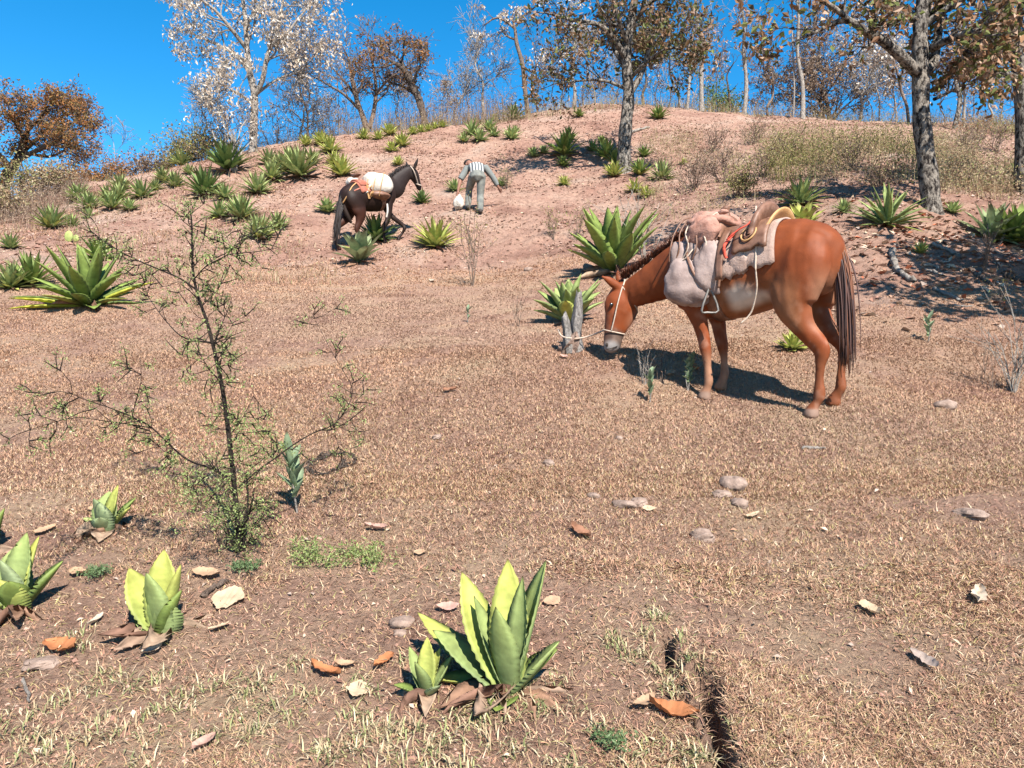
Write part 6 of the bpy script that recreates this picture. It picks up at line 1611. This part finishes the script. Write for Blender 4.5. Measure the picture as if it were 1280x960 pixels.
# dark ring on the turf: a loose coil of thin dark strands
br = ground(412, 582); g = random.Random(9); strand_coil = MB()
for k in range(26):
    rx, ry = .12 + g.gauss(0, .022), .13 + g.gauss(0, .022); a0 = g.uniform(0, 6.28); a1 = a0 + g.uniform(.5, 1.9); pts = []
    for a in np.linspace(a0, a1, 16):
        x, y = br.x + rx * math.cos(a) + g.gauss(0, .006), br.y + 1.25 * ry * math.sin(a) + g.gauss(0, .008); pts.append((x - br.x, y - br.y, float(H(x, y)) - br.z + g.uniform(-.004, .02)))
    V, fs = tube(pts, np.full(16, g.uniform(.002, .0055)), 4); strand_coil.add(V, fs)
tag(obj('dark_ring', strand_coil.mesh('dark_ring', True), BARK['dark'], loc=br), 'dark ring of thin curved strands lying on the turf', 'strand_coil')

# ------------------------------------------------------------------ fallen branches under the thick oak
def log(label, pl, r0, r1, bark, seed, name='fallen_branch'):
    b_ = ground(*pl[0]); g = random.Random(seed)
    pts = [np.array(ground(u, v) - b_) + np.array((0, 0, r0 * .7)) for u, v in pl]
    pp = crom(np.array(pts), 5); rr = np.linspace(r0, r1, len(pp)) * np.array([g.uniform(.72, 1.22) for _ in pp]); rr[0] *= .55; rr[-1] *= .45
    pp = pp + np.array([(g.gauss(0, r0 * .3), g.gauss(0, r0 * .3), g.gauss(0, r0 * .25)) for _ in pp])
    V, fs = tube(pp, rr, 8); V = V + np.random.default_rng(seed).normal(0, r0 * .12, V.shape);  tag(obj(name, np_mesh(name, V, fs, None, True), BARK[bark], loc=b_), label, 'branch')
log('thick curved grey fallen branch with an upturned end under the oak', [(1115, 314), (1116, 326), (1121, 338), (1131, 347), (1146, 354)], .042, .03, 'grey', 1)
log('straight pale fallen branch in line with the curved grey one', [(1166, 362), (1182, 369), (1204, 378)], .026, .016, 'grey', 2)
log('pale fallen branch half in the oak shade', [(1164, 307), (1176, 311), (1190, 317), (1198, 322)], .032, .02, 'grey', 3)
log('short dry stick between the fallen branches', [(1150, 338), (1164, 341), (1175, 344)], .025, .015, 'pale', 4)
log('short forked stick lying in the oak shade', [(1154, 333), (1166, 333), (1174, 337)], .02, .014, 'grey', 5)
log('knotty dark root end among the fallen branches', [(1209, 337), (1222, 345), (1232, 352), (1240, 358)], .03, .02, 'brown', 6)
log('slim stick on the turf below the fallen branches', [(1192, 382), (1206, 384), (1216, 383)], .014, .008, 'grey', 7)
log('dark log in the shade below the broad bluish agaves', [(1256, 347), (1268, 350), (1286, 355)], .04, .03, 'dark', 8)
log('pale stick lying on the turf in front of the saddled mule', [(1003, 561), (1018, 561), (1033, 562)], .012, .008, 'pale', 9)
log('short grey stick just below the grey flat stone', [(28, 850), (34, 866), (36, 880)], .007, .004, 'grey', 10)
log('thin pale twig on the bank by the central oak', [(786, 167), (800, 163), (812, 160)], .05, .03, 'grey', 11)
log('dry stick beside the broad smooth agave', [(252, 748), (268, 738), (286, 727)], .016, .009, 'brown', 12)

# ------------------------------------------------------------------ stones
M_STONE = simple('pinkish_stone', (.17, .115, .09), (.34, .245, .195), 22, .9, .8, .01, spec=.2)
def stone(label, u, v, w, flat=.45, seed=0, group=None, mat=None):
    b_ = ground(u, v); s = w * b_.y / F * .5
    o = lump('stone', (0, 0, s * flat * .12), (s, s * .75, s * flat), mat or M_STONE, None, seed, .30, 1.5, 20, 14, rz=seed * 1.3, pw=.8)
    if seed % 2: o.data.polygons.foreach_set('use_smooth', [False] * len(o.data.polygons))
    o.location = b_
    return tag(o, label, 'stone', group)
for k, (u, v, w, fl_, lab) in enumerate([
    (780, 632, 30, .4, 'flat pinkish stone next to the pale oval leaf on the turf'), (798, 630, 26, .5, 'rough stone touching the pale oval leaf on the turf'),
    (916, 607, 34, .6, 'largest of the three grey stones in the middle of the turf'), (903, 619, 26, .45, 'low stone downhill of the largest grey stone'), (924, 630, 28, .45, 'brown ribbed stone nearest the narrow pale leaf'),
    (878, 674, 30, .7, 'round greyish stone lying alone on the turf'), (1180, 508, 36, .4, 'pale flat stone on the turf below the small grey-green plant'), (1214, 645, 44, .35, 'long flat grey stone in the open turf'),
    (503, 780, 34, .45, 'pink stone in the bare soil behind the small agave offset'), (686, 580, 18, .5, 'small grey stone in the middle of the field'), (500, 792, 16, .5, 'tiny pinkish stone beside the pink stone'),
    (546, 547, 14, .5, 'tiny tan stone alone on the field'), (742, 620, 18, .4, 'little stone close to the flat pinkish one'), (757, 438, 16, .5, 'small stone between the stump and the mule muzzle'), (660, 338, 14, .5, 'reddish stone at the edge of the bare bank'),
    (53, 830, 40, .35, 'grey flat stone under the orange leaf'), (774, 548, 12, .5, 'tiny dark stone on the field below the grazing mule')]):
    stone(lab, u, v, w, fl_, 60 + k)

# ------------------------------------------------------------------ fallen leaves
LEAFC = {'pale': (.60, .44, .29), 'tan': (.50, .32, .20), 'orange': (.46, .18, .075), 'white': (.60, .48, .36), 'grey': (.42, .33, .28), 'brown': (.33, .16, .095), 'pink': (.55, .33, .26)}
M_FALLEN = vcol('fallen_leaf', .75, .2, .15, nscale=22, namt=.3, bmp=.35, bdist=.004, bscale=40)
def fallen(label, u, v, w, colr, seed, group=None, asp=.6, curl=.5, lobes=0.0):
    curl *= .75; lobes = max(lobes, .1) * 1.3
    b_ = ground(u, v); s = w * b_.y / F * .5; g = random.Random(seed); n = 22
    ring = []; mid = []
    V = []; C = []
    az = g.uniform(0, 6.283) if asp < .8 else 0
    for k in range(n + 1):
        t = k / n; x = (t * 2 - 1) * s
        wv = asp * s * math.sin(math.pi * t ** .85) ** .7 * (1 + .55 * lobes * (math.sin(t * 8 + seed) + math.sin(t * 21 + 2.3 * seed))) + .0008
        for q in (-1, -.5, 0, .5, 1):
            yy = q * wv; zz = curl * s * (abs(q) ** 2) * .35 * (1 + .4 * math.sin(3 * t + seed)) + curl * s * .5 * (t - .45) ** 2 * 2 + .12 * s * math.sin(5 * t + q * 2 + seed) * curl
            V.append((x, yy, zz)); C.append(np.array(LEAFC[colr]) * (.85 if q == 0 else 1) * g.uniform(.92, 1.06))
    i = np.arange((n + 1) * 5).reshape(n + 1, 5); q4 = np.stack([i[:-1, :-1], i[1:, :-1], i[1:, 1:], i[:-1, 1:]], -1).reshape(-1, 4)
    V = np.array(V); V += np.random.default_rng(seed).normal(0, .022 * s, V.shape); V[:, 2] -= V[:, 2].min() * .6
    me = np_mesh('fallen_leaf', V, [q4], np.array(C), True)
    nrm = slope_rot(b_.x, b_.y, .9)
    o = obj('fallen_leaf', me, M_FALLEN, loc=(b_.x, b_.y, b_.z + .014)); o.rotation_mode = 'XYZ'
    o.rotation_euler = (nrm.to_matrix() @ Matrix.Rotation(az, 3, 'Z') @ Matrix.Rotation(g.uniform(-.3, .3), 3, 'X')).to_euler()
    return tag(o, label, 'leaf', group)
for k, (u, v, w, c, asp, cu, lo, lab) in enumerate([
    (287, 752, 44, 'pale', .85, .35, .06, 'large pale flat leaf with a dark blotch beside the broad smooth agave'), (274, 788, 26, 'pale', .5, .4, .05, 'small pale oval leaf below the large pale flat one'), (258, 721, 38, 'tan', .5, .5, .05, 'tan curled leaf behind the large pale flat leaf'),
    (57, 666, 26, 'tan', .55, .5, .1, 'tan leaf on the soil above the scarred agave'), (75, 814, 50, 'orange', .5, .7, .25, 'lobed orange leaf lying on the grey stone'), (190, 818, 26, 'white', .45, .8, .1, 'whitish curled leaf under the broad smooth agave'),
    (447, 868, 32, 'pale', .75, .4, .05, 'pale rounded leaf on the soil near the small offset'), (408, 845, 44, 'orange', .4, .9, .2, 'rolled orange leaf on the bare reddish soil'), (432, 836, 26, 'tan', .4, .9, .15, 'tan scrap touching the rolled orange leaf'),
    (256, 934, 34, 'pink', .6, .7, .1, 'pink folded leaf among the pale grass tufts'), (480, 832, 32, 'orange', .5, .7, .2, 'crumpled orange leaf next to the small offset'), (690, 756, 24, 'tan', .7, .4, .05, 'tan leaf stuck behind the broad toothed agave'),
    (560, 764, 30, 'pink', .55, .7, .1, 'pinkish crumpled leaf behind the yellow leaf of the toothed agave'), (525, 694, 16, 'tan', .6, .4, .05, 'small square tan leaf on the bare soil'), (726, 670, 34, 'brown', .45, .9, .2, 'curled brown leaf in the middle turf'),
    (1222, 750, 42, 'white', .4, .9, .2, 'whitish twisted leaf standing on the open turf uphill of the shrivelled leaf'), (1087, 767, 30, 'pale', .6, .9, .1, 'pale cupped leaf on the open turf uphill of the rut'), (1156, 832, 40, 'grey', .4, .8, .15, 'grey-tan shrivelled leaf below the pale cupped one'),
    (842, 897, 62, 'orange', .35, 1.0, .2, 'long curled orange leaf at the brink of the rut'), (806, 884, 36, 'tan', .5, .8, .15, 'tan leaf overlapped by the long orange one'), (812, 639, 18, 'pale', .5, .2, .0, 'pale oval leaf leaning on the flat pinkish stones'),
    (942, 647, 26, 'pale', .4, .3, .0, 'narrow pale leaf below the three grey stones'), (562, 490, 18, 'brown', .4, .9, .2, 'small curled brown leaf alone on the middle field'), (470, 664, 30, 'pink', .35, .9, .2, 'pinkish strip of leaf in the bare soil'),
    (120, 780, 26, 'white', .3, .8, .1, 'narrow whitish leaf between the scarred agave and the smooth agave'), (540, 352, 16, 'white', .3, .5, .1, 'whitish scrap at the edge of the red bank'), (118, 640, 20, 'tan', .4, .8, .2, 'tan scrap beside the squat agave'), (100, 720, 32, 'tan', .4, .7, .2, 'dull tan leaf between the scarred agave and the green herb'),
    (868, 462, 22, 'orange', .5, .8, .2, 'orange leaf beside the pale plant by the mule forelegs'), (838, 470, 18, 'tan', .6, .8, .2, 'tan leaf under the dry stalks'), (705, 448, 14, 'pink', .5, .8, .2, 'pinkish leaf at the foot of the stump')]):
    fallen(lab, u, v, w, c, 500 + k, None, asp, cu, lo)

# small prickly pear on the slope
bc = ground(86, 302); pear = tag(empty('prickly_pear', bc), 'tiny prickly pear with one yellow-green pad uphill of the large dark agave', 'cactus')
M_PEAR = simple('cactus_pad', (.22, .27, .08), (.36, .38, .12), 20, .6, .2, .005)
lump('pad', (0, 0, .10), (.085, .03, .11), M_PEAR, pear, 3, .05, 2); lump('pad', (.12, .03, .07), (.06, .03, .07), M_PEAR, pear, 5, .05, 2); lump('pad', (-.08, .02, .02), (.05, .04, .05), M_LEATHER, pear, 6, .1, 2)
